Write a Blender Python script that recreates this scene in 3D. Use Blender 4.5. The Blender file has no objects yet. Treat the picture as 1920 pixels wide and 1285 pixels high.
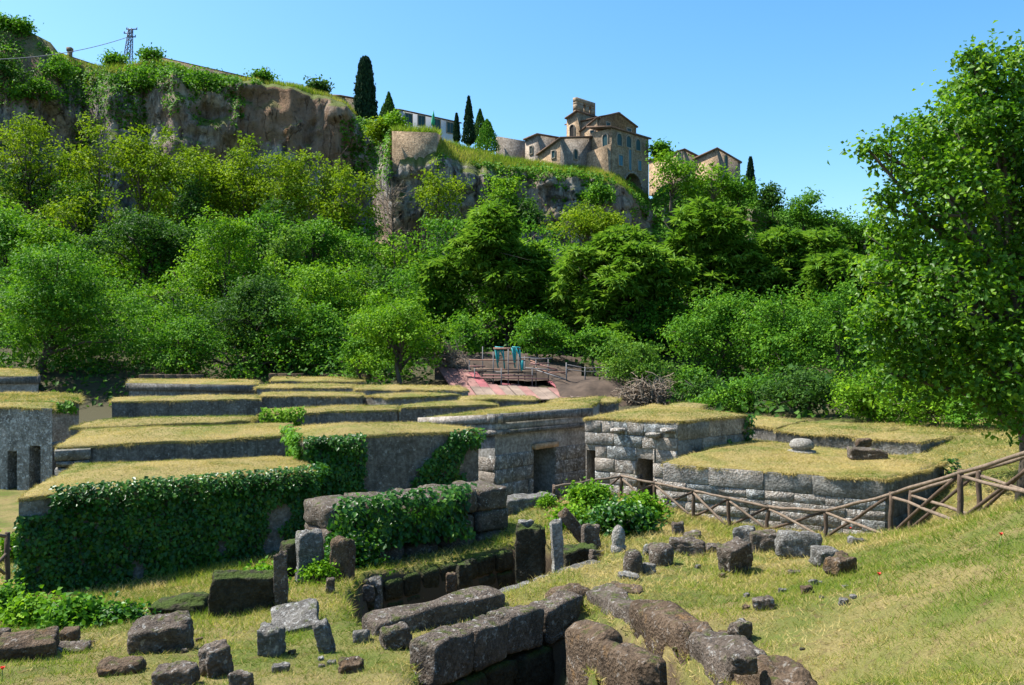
import bpy, math, random
import numpy as np
from mathutils import Vector, Matrix

# ------------------------------------------------------------------ camera, sky, sun, exposure
SC = bpy.context.scene
F, CX, CY, CZ = 1600.0, 960.0, 642.5, 6.2
cam_d = bpy.data.cameras.new('camera'); cam = bpy.data.objects.new('camera', cam_d)
SC.collection.objects.link(cam); SC.camera = cam
cam_d.sensor_width = 36.0; cam_d.lens = 36.0*F/1920.0
cam_d.clip_start = 0.1; cam_d.clip_end = 5000
cam.location = (0, 0, CZ); cam.rotation_euler = (math.radians(90), 0, 0)

SUN_EL, SUN_A = math.radians(57), math.radians(14)      # elevation; angle from -X towards +Y
to_sun = Vector((-math.cos(SUN_A)*math.cos(SUN_EL), math.sin(SUN_A)*math.cos(SUN_EL), math.sin(SUN_EL)))
W = bpy.data.worlds.new('World'); SC.world = W; W.use_nodes = True
wn = W.node_tree; bg = wn.nodes['Background']
sky = wn.nodes.new('ShaderNodeTexSky'); sky.sky_type = 'NISHITA'; sky.sun_disc = False
sky.sun_elevation = SUN_EL; sky.sun_rotation = math.atan2(to_sun.x, to_sun.y)
sky.altitude = 300; sky.air_density = 1.0; sky.dust_density = 1.6; sky.ozone_density = 2.6
hs = wn.nodes.new('ShaderNodeHueSaturation'); hs.inputs['Saturation'].default_value = 1.3; hs.inputs['Hue'].default_value = 0.491
wn.links.new(sky.outputs[0], hs.inputs['Color']); wn.links.new(hs.outputs[0], bg.inputs[0]); bg.inputs[1].default_value = 0.122
sl = bpy.data.lights.new('sun', 'SUN'); sun = bpy.data.objects.new('sun', sl); SC.collection.objects.link(sun)
sl.energy = 5.0; sl.angle = math.radians(0.53); sl.color = (1.0, 0.955, 0.88)
sun.location = (-60, 15, 120); sun.rotation_euler = (-to_sun).to_track_quat('-Z', 'Y').to_euler()
SC.view_settings.view_transform = 'Standard'; SC.view_settings.look = 'None'
SC.view_settings.exposure = 1.1; SC.view_settings.gamma = 1.0; SC.view_settings.use_curve_mapping = False
SC.cycles.max_bounces = 6; SC.cycles.diffuse_bounces = 3; SC.cycles.transmission_bounces = 4

RNG = np.random.default_rng(7)
random.seed(7)
COL = SC.collection

# ------------------------------------------------------------------ small helpers
def P(px, py, d):
    return np.array([(px-CX)/F*d, d, CZ-(py-CY)/F*d])
def Z(zrel): return CZ+zrel
def Tp(px, py, zrel):
    return P(px, py, -zrel*F/(py-CY))

def _hash(ix, iy, iz, s):
    h = (ix*374761393 + iy*668265263 + iz*2147483647 + s*1274126177) & 0xffffffff
    h = ((h ^ (h >> 13))*1274126177) & 0xffffffff
    h = ((h ^ (h >> 16))*2246822519) & 0xffffffff
    return ((h ^ (h >> 15)) & 0xffff)/65535.0
def vnoise(p, s=0):
    p = np.asarray(p, float); i = np.floor(p).astype(np.int64); f = p-i; f = f*f*(3-2*f)
    out = 0
    for dx in (0, 1):
        wx = f[..., 0] if dx else 1-f[..., 0]
        for dy in (0, 1):
            wy = f[..., 1] if dy else 1-f[..., 1]
            for dz in (0, 1):
                wz = f[..., 2] if dz else 1-f[..., 2]
                out = out + wx*wy*wz*_hash(i[..., 0]+dx, i[..., 1]+dy, i[..., 2]+dz, s)
    return out*2-1
def fbm(p, s=0, o=4, g=0.5):
    p = np.asarray(p, float); a = 1.0; t = 0; n = 0
    for k in range(o):
        t = t + a*vnoise(p*(2.0**k), s+k*17); n += a; a *= g
    return t/n
def sstep(a, b, x):
    t = np.clip((x-a)/(b-a), 0, 1); return t*t*(3-2*t)

def mk_mesh(name, V, faces, mat=None, smooth=False, tint=None):
    """faces: list of int arrays shaped (n,3) or (n,4)"""
    V = np.asarray(V, np.float32)
    me = bpy.data.meshes.new(name)
    me.vertices.add(len(V)); me.vertices.foreach_set('co', V.ravel())
    faces = [np.asarray(f, np.int32) for f in faces if len(f)]
    loops = np.concatenate([f.ravel() for f in faces])
    tot = np.concatenate([np.full(len(f), f.shape[1], np.int32) for f in faces])
    st = np.concatenate([[0], np.cumsum(tot)[:-1]]).astype(np.int32)
    me.loops.add(len(loops)); me.loops.foreach_set('vertex_index', loops)
    me.polygons.add(len(tot)); me.polygons.foreach_set('loop_start', st); me.polygons.foreach_set('loop_total', tot)
    if smooth: me.polygons.foreach_set('use_smooth', np.ones(len(tot), bool))
    if tint is not None:
        at = me.attributes.new('tint', 'FLOAT', 'POINT'); at.data.foreach_set('value', np.asarray(tint, np.float32))
    me.update(calc_edges=True)
    if mat is not None: me.materials.append(mat)
    return me

class MB:
    """collects quads and triangles in world space"""
    def __init__(s): s.V = []; s.Q = []; s.T = []; s.n = 0
    def add(s, V, Q=(), T=()):
        V = np.asarray(V, float)
        if len(Q): s.Q.append(np.asarray(Q)+s.n)
        if len(T): s.T.append(np.asarray(T)+s.n)
        s.V.append(V); s.n += len(V)
    def arrays(s):
        return np.concatenate(s.V), [np.concatenate(x) for x in (s.Q, s.T) if len(x)]
    def hexa(s, c):                                     # 8 corners: bottom 4 ccw, top 4 ccw
        s.add(c, [[0,3,2,1],[4,5,6,7],[0,1,5,4],[1,2,6,5],[2,3,7,6],[3,0,4,7]])
    def tube(s, pts, radii, n=6, cap=True):
        pts = np.asarray(pts, float); m = len(pts); radii = np.broadcast_to(np.asarray(radii, float), (m,))
        rings = []
        for k in range(m):
            t = pts[min(k+1, m-1)]-pts[max(k-1, 0)]; t = t/(np.linalg.norm(t)+1e-9)
            a = np.array([0, 0, 1.0]) if abs(t[2]) < 0.9 else np.array([1.0, 0, 0])
            b = np.cross(t, a); b /= np.linalg.norm(b); c = np.cross(t, b)
            th = np.arange(n)*2*np.pi/n
            rings.append(pts[k]+radii[k]*(np.cos(th)[:, None]*b+np.sin(th)[:, None]*c))
        V = np.concatenate(rings); Q = []
        for k in range(m-1):
            for j in range(n):
                Q.append([k*n+j, k*n+(j+1) % n, (k+1)*n+(j+1) % n, (k+1)*n+j])
        T = []
        if cap:
            V = np.concatenate([V, pts[:1], pts[-1:]])
            for j in range(n):
                T.append([m*n, (j+1) % n, j]); T.append([m*n+1, (m-1)*n+j, (m-1)*n+(j+1) % n])
        s.add(V, Q, T)

def empty(name, loc, label, cat, group=None):
    o = bpy.data.objects.new(name, None); COL.objects.link(o); o.location = [float(v) for v in loc]
    o.empty_display_size = 0.2
    o['label'] = label; o['category'] = cat
    if group: o['group'] = group
    o['kind'] = 'thing'
    return o
def tag(o, label=None, cat=None, group=None, kind=None):
    if label: o['label'] = label
    if cat: o['category'] = cat
    if group: o['group'] = group
    if kind: o['kind'] = kind
    elif cat and 'kind' not in o: o['kind'] = 'thing'
    return o
def rootloc(o):
    v = np.zeros(3)
    while o is not None:
        v += np.array(o.location); o = o.parent
    return v
def obj(name, V, faces, mat, parent=None, smooth=False, tint=None, kind=None, loc=None):
    """one mesh object from world-space vertices"""
    V = np.asarray(V, float)
    if parent is not None: V = V-rootloc(parent)
    elif loc is not None: V = V-np.asarray(loc)
    o = bpy.data.objects.new(name, mk_mesh(name, V, faces, mat, smooth, tint)); COL.objects.link(o)
    if parent is not None: o.parent = parent
    elif loc is not None: o.location = [float(v) for v in loc]
    if kind: o['kind'] = kind
    return o
def mbobj(name, mb, mat, parent=None, smooth=False, loc=None):
    V, f = mb.arrays(); return obj(name, V, f, mat, parent, smooth, loc=loc)

# ------------------------------------------------------------------ materials
MATS = {}
def nodes(name):
    m = bpy.data.materials.new(name); m.use_nodes = True; nt = m.node_tree; MATS[name] = m
    return m, nt, nt.nodes['Principled BSDF']
def N(nt, t, **kw):
    n = nt.nodes.new(t)
    for k, v in kw.items(): setattr(n, k, v)
    return n
def ramp(nt, fac, stops):
    r = N(nt, 'ShaderNodeValToRGB'); el = r.color_ramp.elements
    while len(el) > 1: el.remove(el[-1])
    el[0].position = stops[0][0]; el[0].color = (*stops[0][1], 1)
    for p, c in stops[1:]:
        e = el.new(p); e.color = (*c, 1)
    nt.links.new(fac, r.inputs[0]); return r.outputs[0]
def noise(nt, vec, scale, detail=6, rough=0.6, dist=0.0):
    n = N(nt, 'ShaderNodeTexNoise'); n.inputs['Scale'].default_value = scale; n.inputs['Detail'].default_value = detail
    n.inputs['Roughness'].default_value = rough; n.inputs['Distortion'].default_value = dist
    nt.links.new(vec, n.inputs['Vector']); return n.outputs['Fac']
def mixc(nt, fac, a, b, mode='MIX'):
    m = N(nt, 'ShaderNodeMix', data_type='RGBA', blend_type=mode)
    L = nt.links
    if isinstance(fac, float): m.inputs[0].default_value = fac
    else: L.new(fac, m.inputs[0])
    for v, i in ((a, 6), (b, 7)):
        if isinstance(v, tuple): m.inputs[i].default_value = (*v, 1)
        else: L.new(v, m.inputs[i])
    return m.outputs[2]
def mapped(nt, scale=(1, 1, 1), obj_random=True):
    g = N(nt, 'ShaderNodeNewGeometry'); mp = N(nt, 'ShaderNodeMapping'); mp.inputs['Scale'].default_value = scale
    nt.links.new(g.outputs['Position'], mp.inputs['Vector']); return mp.outputs[0]
def step_ramp(nt, fac, a, b):
    m = N(nt, 'ShaderNodeMapRange'); m.inputs[1].default_value = a; m.inputs[2].default_value = b
    nt.links.new(fac, m.inputs[0]); return m.outputs[0]

def stone_mat(name, c, lichen=(0.42, 0.42, 0.38), lich=0.5, moss=(0.07, 0.085, 0.02), mossy=0.3, rust=None, streak=0.0, scale=1.0, bump=0.5, dark=None, pit=1.0):
    """weathered tufa: base tones, pitted relief, lichen blotches, moss on up-facing faces, vertical streaks"""
    c = tuple(x*0.82 for x in c); lichen = tuple(x*0.85 for x in lichen)
    m, nt, b = nodes(name); L = nt.links
    v = mapped(nt)
    n1 = noise(nt, v, 1.3*scale, 8, 0.65); n2 = noise(nt, v, 9*scale, 6, 0.7); n3 = noise(nt, v, 38*scale, 4, 0.7)
    col = ramp(nt, n1, [(0.3, tuple(x*0.55 for x in c)), (0.5, c), (0.72, tuple(min(1, x*1.45) for x in c))])
    col = mixc(nt, step_ramp(nt, n2, 0.42, 0.62), mixc(nt, 0.6, col, (0.0, 0.0, 0.0), 'MULTIPLY') if False else mixc(nt, 1.0, col, (0.55, 0.53, 0.5), 'MULTIPLY'), col)
    if streak > 0:
        vs = mapped(nt, (3.0, 3.0, 0.22)); ns = noise(nt, vs, 1.6, 6, 0.7)
        dk = dark or (0.035, 0.034, 0.03)
        f = step_ramp(nt, ns, 0.5, 0.72); mm = N(nt, 'ShaderNodeMath', operation='MULTIPLY'); mm.inputs[1].default_value = streak
        L.new(f, mm.inputs[0]); col = mixc(nt, mm.outputs[0], col, dk)
    if rust is not None:
        nr = noise(nt, v, 2.3*scale, 4, 0.6, 0.4); col = mixc(nt, step_ramp(nt, nr, 0.6, 0.74), col, rust)
    nl = noise(nt, v, 5.5*scale, 8, 0.75, 0.6)
    fl = step_ramp(nt, nl, 0.62-0.12*lich, 0.68-0.12*lich); ml = N(nt, 'ShaderNodeMath', operation='MULTIPLY'); ml.inputs[1].default_value = min(1.0, 0.35+lich*0.6)
    L.new(fl, ml.inputs[0]); col = mixc(nt, ml.outputs[0], col, lichen)
    if mossy > 0:
        g = N(nt, 'ShaderNodeNewGeometry'); sx = N(nt, 'ShaderNodeSeparateXYZ'); L.new(g.outputs['Normal'], sx.inputs[0])
        up = step_ramp(nt, sx.outputs[2], 0.2, 0.9); nm = noise(nt, v, 3.0*scale, 5, 0.6)
        mu = N(nt, 'ShaderNodeMath', operation='MULTIPLY'); L.new(up, mu.inputs[0]); L.new(step_ramp(nt, nm, 0.62-mossy*0.3, 0.75-mossy*0.3), mu.inputs[1])
        col = mixc(nt, mu.outputs[0], col, moss)
    L.new(col, b.inputs['Base Color']); b.inputs['Roughness'].default_value = 0.95; b.inputs['Specular IOR Level'].default_value = 0.15
    vor = N(nt, 'ShaderNodeTexVoronoi'); vor.inputs['Scale'].default_value = 16*scale; L.new(v, vor.inputs['Vector'])
    ad = N(nt, 'ShaderNodeMath', operation='MULTIPLY_ADD'); L.new(n3, ad.inputs[0]); ad.inputs[1].default_value = 0.5; L.new(n2, ad.inputs[2])
    ad2 = N(nt, 'ShaderNodeMath', operation='MULTIPLY_ADD'); L.new(vor.outputs['Distance'], ad2.inputs[0]); ad2.inputs[1].default_value = 0.6*pit; L.new(ad.outputs[0], ad2.inputs[2])
    bp = N(nt, 'ShaderNodeBump'); bp.inputs['Strength'].default_value = bump; bp.inputs['Distance'].default_value = 0.09/scale
    L.new(ad2.outputs[0], bp.inputs['Height']); L.new(bp.outputs[0], b.inputs['Normal'])
    return m

def leaf_mat(name, stops, trans=0.45, rough=0.45, tcol=1.5, obj_var=0.0, spec=0.25):
    m, nt, b = nodes(name); L = nt.links
    at = N(nt, 'ShaderNodeAttribute', attribute_name='tint'); fac = at.outputs['Fac']
    col = ramp(nt, fac, stops)
    b.inputs['Roughness'].default_value = rough; b.inputs['Specular IOR Level'].default_value = spec
    L.new(col, b.inputs['Base Color'])
    tr = N(nt, 'ShaderNodeBsdfTranslucent'); tc = mixc(nt, 1.0, col, (tcol, tcol*1.02, tcol*0.55), 'MULTIPLY'); L.new(tc, tr.inputs['Color'])
    mx = N(nt, 'ShaderNodeMixShader'); mx.inputs[0].default_value = trans
    L.new(b.outputs[0], mx.inputs[1]); L.new(tr.outputs[0], mx.inputs[2]); L.new(mx.outputs[0], nt.nodes['Material Output'].inputs['Surface'])
    return m

def plain_mat(name, c, rough=0.7, metal=0.0, var=0.25, scale=6.0, bump=0.1, spec=0.3, stretch=(1, 1, 1)):
    m, nt, b = nodes(name); v = mapped(nt, stretch); n1 = noise(nt, v, scale, 6, 0.65)
    col = ramp(nt, n1, [(0.3, tuple(x*(1-var) for x in c)), (0.7, tuple(min(1, x*(1+var)) for x in c))])
    nt.links.new(col, b.inputs['Base Color']); b.inputs['Roughness'].default_value = rough; b.inputs['Metallic'].default_value = metal
    b.inputs['Specular IOR Level'].default_value = spec
    if bump:
        bp = N(nt, 'ShaderNodeBump'); bp.inputs['Strength'].default_value = bump; bp.inputs['Distance'].default_value = 0.03
        nt.links.new(noise(nt, v, scale*5, 4), bp.inputs['Height']); nt.links.new(bp.outputs[0], b.inputs['Normal'])
    return m

# tufa of the foreground, tomb walls, cliff, houses
M_TUFA = stone_mat('tufa_brown', (0.185, 0.15, 0.12), lichen=(0.5, 0.48, 0.44), lich=0.55, mossy=0.3, bump=1.0, scale=2.2)
M_TUFA_RUST = stone_mat('tufa_rust', (0.19, 0.135, 0.09), lichen=(0.46, 0.43, 0.38), lich=0.4, mossy=0.25, rust=(0.21, 0.125, 0.055), bump=1.0, scale=2.0)
M_TUFA_GREY = stone_mat('tufa_grey', (0.23, 0.22, 0.20), lichen=(0.52, 0.52, 0.49), lich=0.6, mossy=0.15, bump=0.9, scale=2.4)
M_TUFA_DARK = stone_mat('tufa_mossy', (0.075, 0.068, 0.045), lichen=(0.2, 0.2, 0.15), lich=0.2, mossy=0.8, moss=(0.05, 0.075, 0.015), bump=0.9, scale=1.3)
M_WALL = stone_mat('tomb_wall', (0.27, 0.26, 0.235), lichen=(0.55, 0.54, 0.5), lich=0.4, mossy=0.1, streak=0.6, bump=0.4, scale=1.0)
M_WALL_DK = stone_mat('tomb_wall_dark', (0.215, 0.205, 0.185), lichen=(0.46, 0.46, 0.43), lich=0.4, mossy=0.1, streak=0.75, bump=0.4)
M_WALL_WARM = stone_mat('tomb_wall_warm', (0.45, 0.40, 0.345), lichen=(0.62, 0.6, 0.56), lich=0.5, mossy=0.15, streak=0.3, bump=0.5, scale=1.2)
M_WALL_SMOOTH = stone_mat('tomb_plaster', (0.42, 0.415, 0.39), lichen=(0.5, 0.49, 0.46), lich=0.1, mossy=0.0, streak=0.2, bump=0.12)
M_BLOCK = stone_mat('ashlar', (0.43, 0.385, 0.335), lichen=(0.66, 0.65, 0.61), lich=0.75, mossy=0.2, streak=0.2, bump=0.9, scale=1.4)  # lightened so the wide tomb's front reads as sunlit
M_BLOCK_GREY = stone_mat('ashlar_grey', (0.31, 0.315, 0.30), lichen=(0.6, 0.62, 0.61), lich=0.75, mossy=0.1, streak=0.35, bump=0.7, scale=1.2)
M_TUFA_PALE = stone_mat('tufa_pale', (0.42, 0.40, 0.36), lichen=(0.66, 0.65, 0.62), lich=0.5, mossy=0.1, bump=0.9, scale=2.0)
M_CHAMBER = plain_mat('chamber_dark', (0.05, 0.045, 0.04), 0.95)
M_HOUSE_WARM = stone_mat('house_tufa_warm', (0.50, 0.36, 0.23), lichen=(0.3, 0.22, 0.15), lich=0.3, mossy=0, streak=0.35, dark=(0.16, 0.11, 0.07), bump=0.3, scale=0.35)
M_HOUSE_GREY = stone_mat('house_tufa_grey', (0.42, 0.355, 0.29), lichen=(0.25, 0.2, 0.16), lich=0.4, mossy=0, streak=0.35, dark=(0.12, 0.1, 0.08), bump=0.3, scale=0.35)
M_HOUSE_BROWN = stone_mat('house_tufa_brown', (0.40, 0.31, 0.22), lichen=(0.25, 0.19, 0.14), lich=0.4, mossy=0, streak=0.4, dark=(0.1, 0.075, 0.055), bump=0.3, scale=0.35)
M_HOUSE_WHITE = plain_mat('house_render', (0.46, 0.46, 0.46), 0.9, var=0.1, scale=0.6)
M_ROOF = plain_mat('roof_tiles', (0.12, 0.075, 0.05), 0.9, var=0.5, scale=1.5, bump=0.5)
M_TRIM = plain_mat('pale_stone_trim', (0.27, 0.225, 0.175), 0.9, var=0.2, scale=2)
M_PANE = plain_mat('window_glass_teal', (0.02, 0.06, 0.07), 0.5, var=0.2, bump=0, spec=0.15)
M_BLUE = plain_mat('blue_shutter', (0.05, 0.17, 0.25), 0.7, var=0.15, spec=0.1)
M_DARK = plain_mat('painted_opening_shade', (0.02, 0.018, 0.016), 0.95, bump=0)  # flat dark sheet standing in for shade inside the tower openings
M_WOOD = plain_mat('fence_wood', (0.085, 0.057, 0.038), 0.85, var=0.5, scale=14, bump=0.5, stretch=(1, 1, 0.3))
M_WOOD_PALE = plain_mat('fence_rail_wood', (0.17, 0.125, 0.088), 0.85, var=0.4, scale=12, bump=0.5)
M_STEEL = plain_mat('galvanised_steel', (0.15, 0.145, 0.145), 0.7, metal=0.0, var=0.2)
M_RUSTY = plain_mat('rusty_steel', (0.22, 0.12, 0.085), 0.85, var=0.4)
M_TEAL = plain_mat('teal_paint', (0.02, 0.27, 0.27), 0.5, var=0.2)
M_PYLON = plain_mat('pylon_steel', (0.09, 0.1, 0.14), 0.6, metal=0.4, var=0.2, bump=0)
M_WIRE = plain_mat('cable', (0.16, 0.16, 0.17), 0.6, bump=0)
M_PANEL = plain_mat('roof_sheet_pink', (0.22, 0.115, 0.10), 0.85, var=0.35, scale=0.8)
M_PANEL_RED = plain_mat('roof_sheet_red', (0.23, 0.065, 0.075), 0.75, var=0.35, scale=1.0)
M_PANEL_TAN = plain_mat('roof_sheet_tan', (0.19, 0.145, 0.115), 0.9, var=0.4, scale=0.9)
M_EARTH = plain_mat('bare_earth', (0.062, 0.043, 0.03), 0.95, var=0.5, scale=1.2, bump=0.8)  # kept dark so the colour carries the shade lying on the banks
M_TWIG = plain_mat('dead_twigs', (0.21, 0.165, 0.12), 0.9, var=0.4, scale=2, bump=0)
M_BARK = plain_mat('bark', (0.10, 0.08, 0.06), 0.95, var=0.4, scale=3, bump=0.6, stretch=(1, 1, 0.2))
M_RED = plain_mat('poppy_red', (0.65, 0.03, 0.015), 0.6, var=0.15, bump=0)
M_STEM = plain_mat('green_stem', (0.12, 0.18, 0.04), 0.7, bump=0)
M_FLAG = plain_mat('green_canvas', (0.02, 0.27, 0.13), 0.8, var=0.2)

L_YEL = leaf_mat('leaf_yellow_green', [(0, (0.078, 0.145, 0.005)), (0.5, (0.147, 0.234, 0.009)), (1, (0.230, 0.318, 0.017))], 0.3, 0.6, spec=0.08)
L_MID = leaf_mat('leaf_mid_green', [(0, (0.034, 0.110, 0.009)), (0.5, (0.075, 0.194, 0.014)), (1, (0.151, 0.298, 0.022))], 0.3, 0.6, spec=0.1)
L_BRT = leaf_mat('leaf_bright_green', [(0, (0.059, 0.155, 0.008)), (0.5, (0.117, 0.247, 0.011)), (1, (0.201, 0.345, 0.018))], 0.3, 0.6, spec=0.1)
L_DRK = leaf_mat('leaf_dark_green', [(0, (0.019, 0.058, 0.010)), (0.5, (0.041, 0.104, 0.015)), (1, (0.081, 0.169, 0.024))], 0.3, 0.6, spec=0.1)
L_AIL = leaf_mat('leaf_frond_green', [(0, (0.049, 0.122, 0.012)), (0.5, (0.102, 0.211, 0.022)), (1, (0.180, 0.294, 0.045))], 0.3, 0.6, spec=0.1)
L_CYP = leaf_mat('leaf_cypress', [(0, (0.008, 0.026, 0.014)), (0.5, (0.016, 0.042, 0.02)), (1, (0.03, 0.06, 0.022))], 0.15, 0.7, spec=0.05)
L_IVY = leaf_mat('leaf_ivy', [(0, (0.013, 0.061, 0.006)), (0.5, (0.032, 0.116, 0.010)), (1, (0.097, 0.211, 0.018))], 0.28, 0.4, spec=0.3)
L_NEAR = leaf_mat('leaf_broad_green', [(0, (0.034, 0.104, 0.006)), (0.5, (0.078, 0.186, 0.010)), (1, (0.185, 0.316, 0.018))], 0.42, 0.45, spec=0.25)
L_HAY = leaf_mat('mown_grass', [(0, (0.07, 0.14, 0.012)), (0.3, (0.15, 0.19, 0.028)), (0.55, (0.36, 0.29, 0.095)), (1, (0.56, 0.44, 0.195))], 0.3, 0.7, tcol=1.15, spec=0.1)
L_GRASS = leaf_mat('tall_grass', [(0, (0.085, 0.18, 0.012)), (0.5, (0.18, 0.24, 0.025)), (1, (0.38, 0.33, 0.10))], 0.4, 0.7, spec=0.1)

def turf_mat(name, hay, green, soil, gmix):
    m, nt, b = nodes(name); v = mapped(nt); L = nt.links
    n1 = noise(nt, v, 0.55, 5, 0.6); n2 = noise(nt, v, 6, 6, 0.7); n3 = noise(nt, mapped(nt, (1, 1, 1)), 45, 4, 0.7)
    c = mixc(nt, step_ramp(nt, n1, 0.5-gmix*0.3, 0.68-gmix*0.3), hay, green)
    c = mixc(nt, step_ramp(nt, n2, 0.52, 0.72), c, soil)
    c = mixc(nt, 1.0, c, ramp(nt, n3, [(0.3, (0.55, 0.55, 0.55)), (0.65, (1.15, 1.15, 1.15))]), 'MULTIPLY')
    L.new(c, b.inputs['Base Color']); b.inputs['Roughness'].default_value = 0.95; b.inputs['Specular IOR Level'].default_value = 0.1
    bp = N(nt, 'ShaderNodeBump'); bp.inputs['Strength'].default_value = 0.6; bp.inputs['Distance'].default_value = 0.04
    L.new(n3, bp.inputs['Height']); L.new(bp.outputs[0], b.inputs['Normal'])
    return m
M_TURF = turf_mat('dry_turf', (0.26, 0.205, 0.08), (0.15, 0.16, 0.04), (0.15, 0.105, 0.05), 0.1)
M_GROUND = turf_mat('lawn_soil', (0.20, 0.165, 0.065), (0.095, 0.12, 0.025), (0.115, 0.08, 0.042), 0.3)
# ------------------------------------------------------------------ the ground: one height field
def forest_floor(nt_mat):
    nt = nt_mat.node_tree; b = nt.nodes['Principled BSDF']; L = nt.links
    src = b.inputs['Base Color'].links[0].from_socket
    g = N(nt, 'ShaderNodeNewGeometry'); sp = N(nt, 'ShaderNodeSeparateXYZ'); L.new(g.outputs['Position'], sp.inputs[0])
    sn = N(nt, 'ShaderNodeSeparateXYZ'); L.new(g.outputs['Normal'], sn.inputs[0])
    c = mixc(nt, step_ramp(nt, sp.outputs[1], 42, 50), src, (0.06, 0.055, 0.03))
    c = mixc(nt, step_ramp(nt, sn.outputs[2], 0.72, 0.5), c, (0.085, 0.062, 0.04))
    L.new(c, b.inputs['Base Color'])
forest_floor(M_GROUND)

ctrl_px = [(0,1285,8.5),(250,1285,8.3),(500,1285,8.0),(750,1285,7.6),(1700,1285,5.0),(1920,1285,4.3),
 (0,1215,10.5),(200,1200,11),(350,1180,11.8),(530,1190,11.4),(640,1190,10.8),(720,1235,9.2),(60,1160,15),(200,1160,14),(400,1155,13.2),
 (560,1110,14),(610,1085,15),(660,1090,14.8),(690,1140,12.4),(470,1120,14.6),
 (1000,1108,12.2),(1120,1055,14.5),(1170,1035,15.8),(1250,1060,14.2),(1400,1080,13),(1200,1120,11.4),(1450,1180,8.9),
 (1420,1130,10.6),(1600,1150,8.8),(1600,1065,12.5),(1750,1100,8.8),(1920,1100,7.0),(1920,1000,9.5),(1800,975,14.5),(1680,1008,17),
 (1548,1010,20),(1440,995,21.5),(1366,990,22.3),(1300,970,23.5),(1230,950,24.2),(1300,1000,20),(1450,1030,17.5),(1165,930,25.5),
 (1100,945,24.5),(1040,950,24),(1150,985,20.5),(1920,945,12),(800,1050,18.8),(900,1025,19.8),(720,1065,18),(1000,960,22.5),
 (1850,852,27),(1930,848,26.5),(1800,840,29.5),(800,1196,10.4),(930,1166,11.2),(1640,1010,21.6),(1450,998,23.0),(1300,968,24.6),(1248,950,25.0)]
ctrl_w = [(-15,30,-6),(-8,33,-6),(0,33,-5.9),(5,35,-5.7),(0.8,29.5,-5.75),(3.2,28.5,-5.55),(-12,45,-5.2),(0,50,-4.8),(8,40,-4.6),(-25,40,-5.6),(-25,25,-6.2),(-12,21,-6.1),
 (-30,60,-4.5),(-10,62,-4.2),(10,62,-3.6),(15,50,-4),(25,45,-3.6),(20,60,-3),(32,60,-2.4),(0,3,-1.75),(5,2,-1.6),(-5,4,-2.8),
 (-10,5,-3),(12,5,-1.2),(20,15,-1.9),(25,25,-2.9),(-20,8,-3.6),(-20,15,-5),(15,34,-3.7),(20,36,-3.6),(-40,30,-6),(45,30,-2),(-40,5,-4),(45,5,-1),
 (0,-8,-1.4),(30,-8,-0.6),(-30,-8,-3)]
LB = [(1092,1106,11.5),(1188,1148,9.75),(1282,1192,8.45),(1368,1236,7.5),(1480,1292,6.6)]    # right arm of the block wall
_C = np.array([P(*c)+np.array([0.5, 0.25, -0.13]) for c in LB]+[P(*c) for c in ctrl_px]+[(x, y, z+CZ) for x, y, z in ctrl_w])
def _tps_k(r2): return 0.5*r2*np.log(r2+1e-9)
_n = len(_C)
_K = _tps_k(((_C[:, None, :2]-_C[None, :, :2])**2).sum(-1)) + 0.2*np.eye(_n)
_Pm = np.concatenate([np.ones((_n, 1)), _C[:, :2]], 1)
_A = np.block([[_K, _Pm], [_Pm.T, np.zeros((3, 3))]])
_w = np.linalg.solve(_A, np.concatenate([_C[:, 2], np.zeros(3)]))
HY = [40, 58, 68, 80, 95, 115, 135, 150, 170, 3000]; HZ = [-4.5, -3.6, -2.2, 0.0, 3.0, 7.5, 12.0, 14, 14, 14]
PITS = [   # polygon (world xy), floor height rel. camera, edge width
 ([P(*q)[:2] for q in ((690,1097,16.6),(960,1027,19.6),(1050,1000,19.2),(1128,1045,15.2),(1040,1082,13.9),(945,1114,12.6),(700,1172,11.5),(665,1120,13.2))], -6.0, 0.35),
 ([P(*q)[:2] for q in ((800,1235,8.9),(930,1190,10.2),(1085,1140,11.0),(1062,1185,9.5),(1075,1240,8.1),(1150,1330,6.6),(1150,1500,4.5),(850,1500,5.0),(800,1300,7.6))], -4.7, 0.25),
]
SUNK = [P(*q)[:2] for q in ((1085,1122,11.0),(1180,1160,9.6),(1270,1205,8.4),(1355,1255,7.3),(1460,1320,6.3),(1300,1400,5.6),(1200,1330,6.4),(1120,1230,8.2),(1060,1175,9.6))]
def poly_sd(x, y, poly):
    poly = np.asarray(poly); inside = np.zeros(x.shape, bool); d2 = np.full(x.shape, 1e9)
    for k in range(len(poly)):
        a = poly[k]; b = poly[(k+1) % len(poly)]; e = b-a
        t = np.clip(((x-a[0])*e[0]+(y-a[1])*e[1])/(e@e), 0, 1)
        d2 = np.minimum(d2, (x-a[0]-t*e[0])**2+(y-a[1]-t*e[1])**2)
        c = ((a[1] > y) != (b[1] > y)) & (x < (b[0]-a[0])*(y-a[1])/(b[1]-a[1]+1e-12)+a[0])
        inside ^= c
    return np.sqrt(d2)*np.where(inside, -1, 1)
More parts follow.
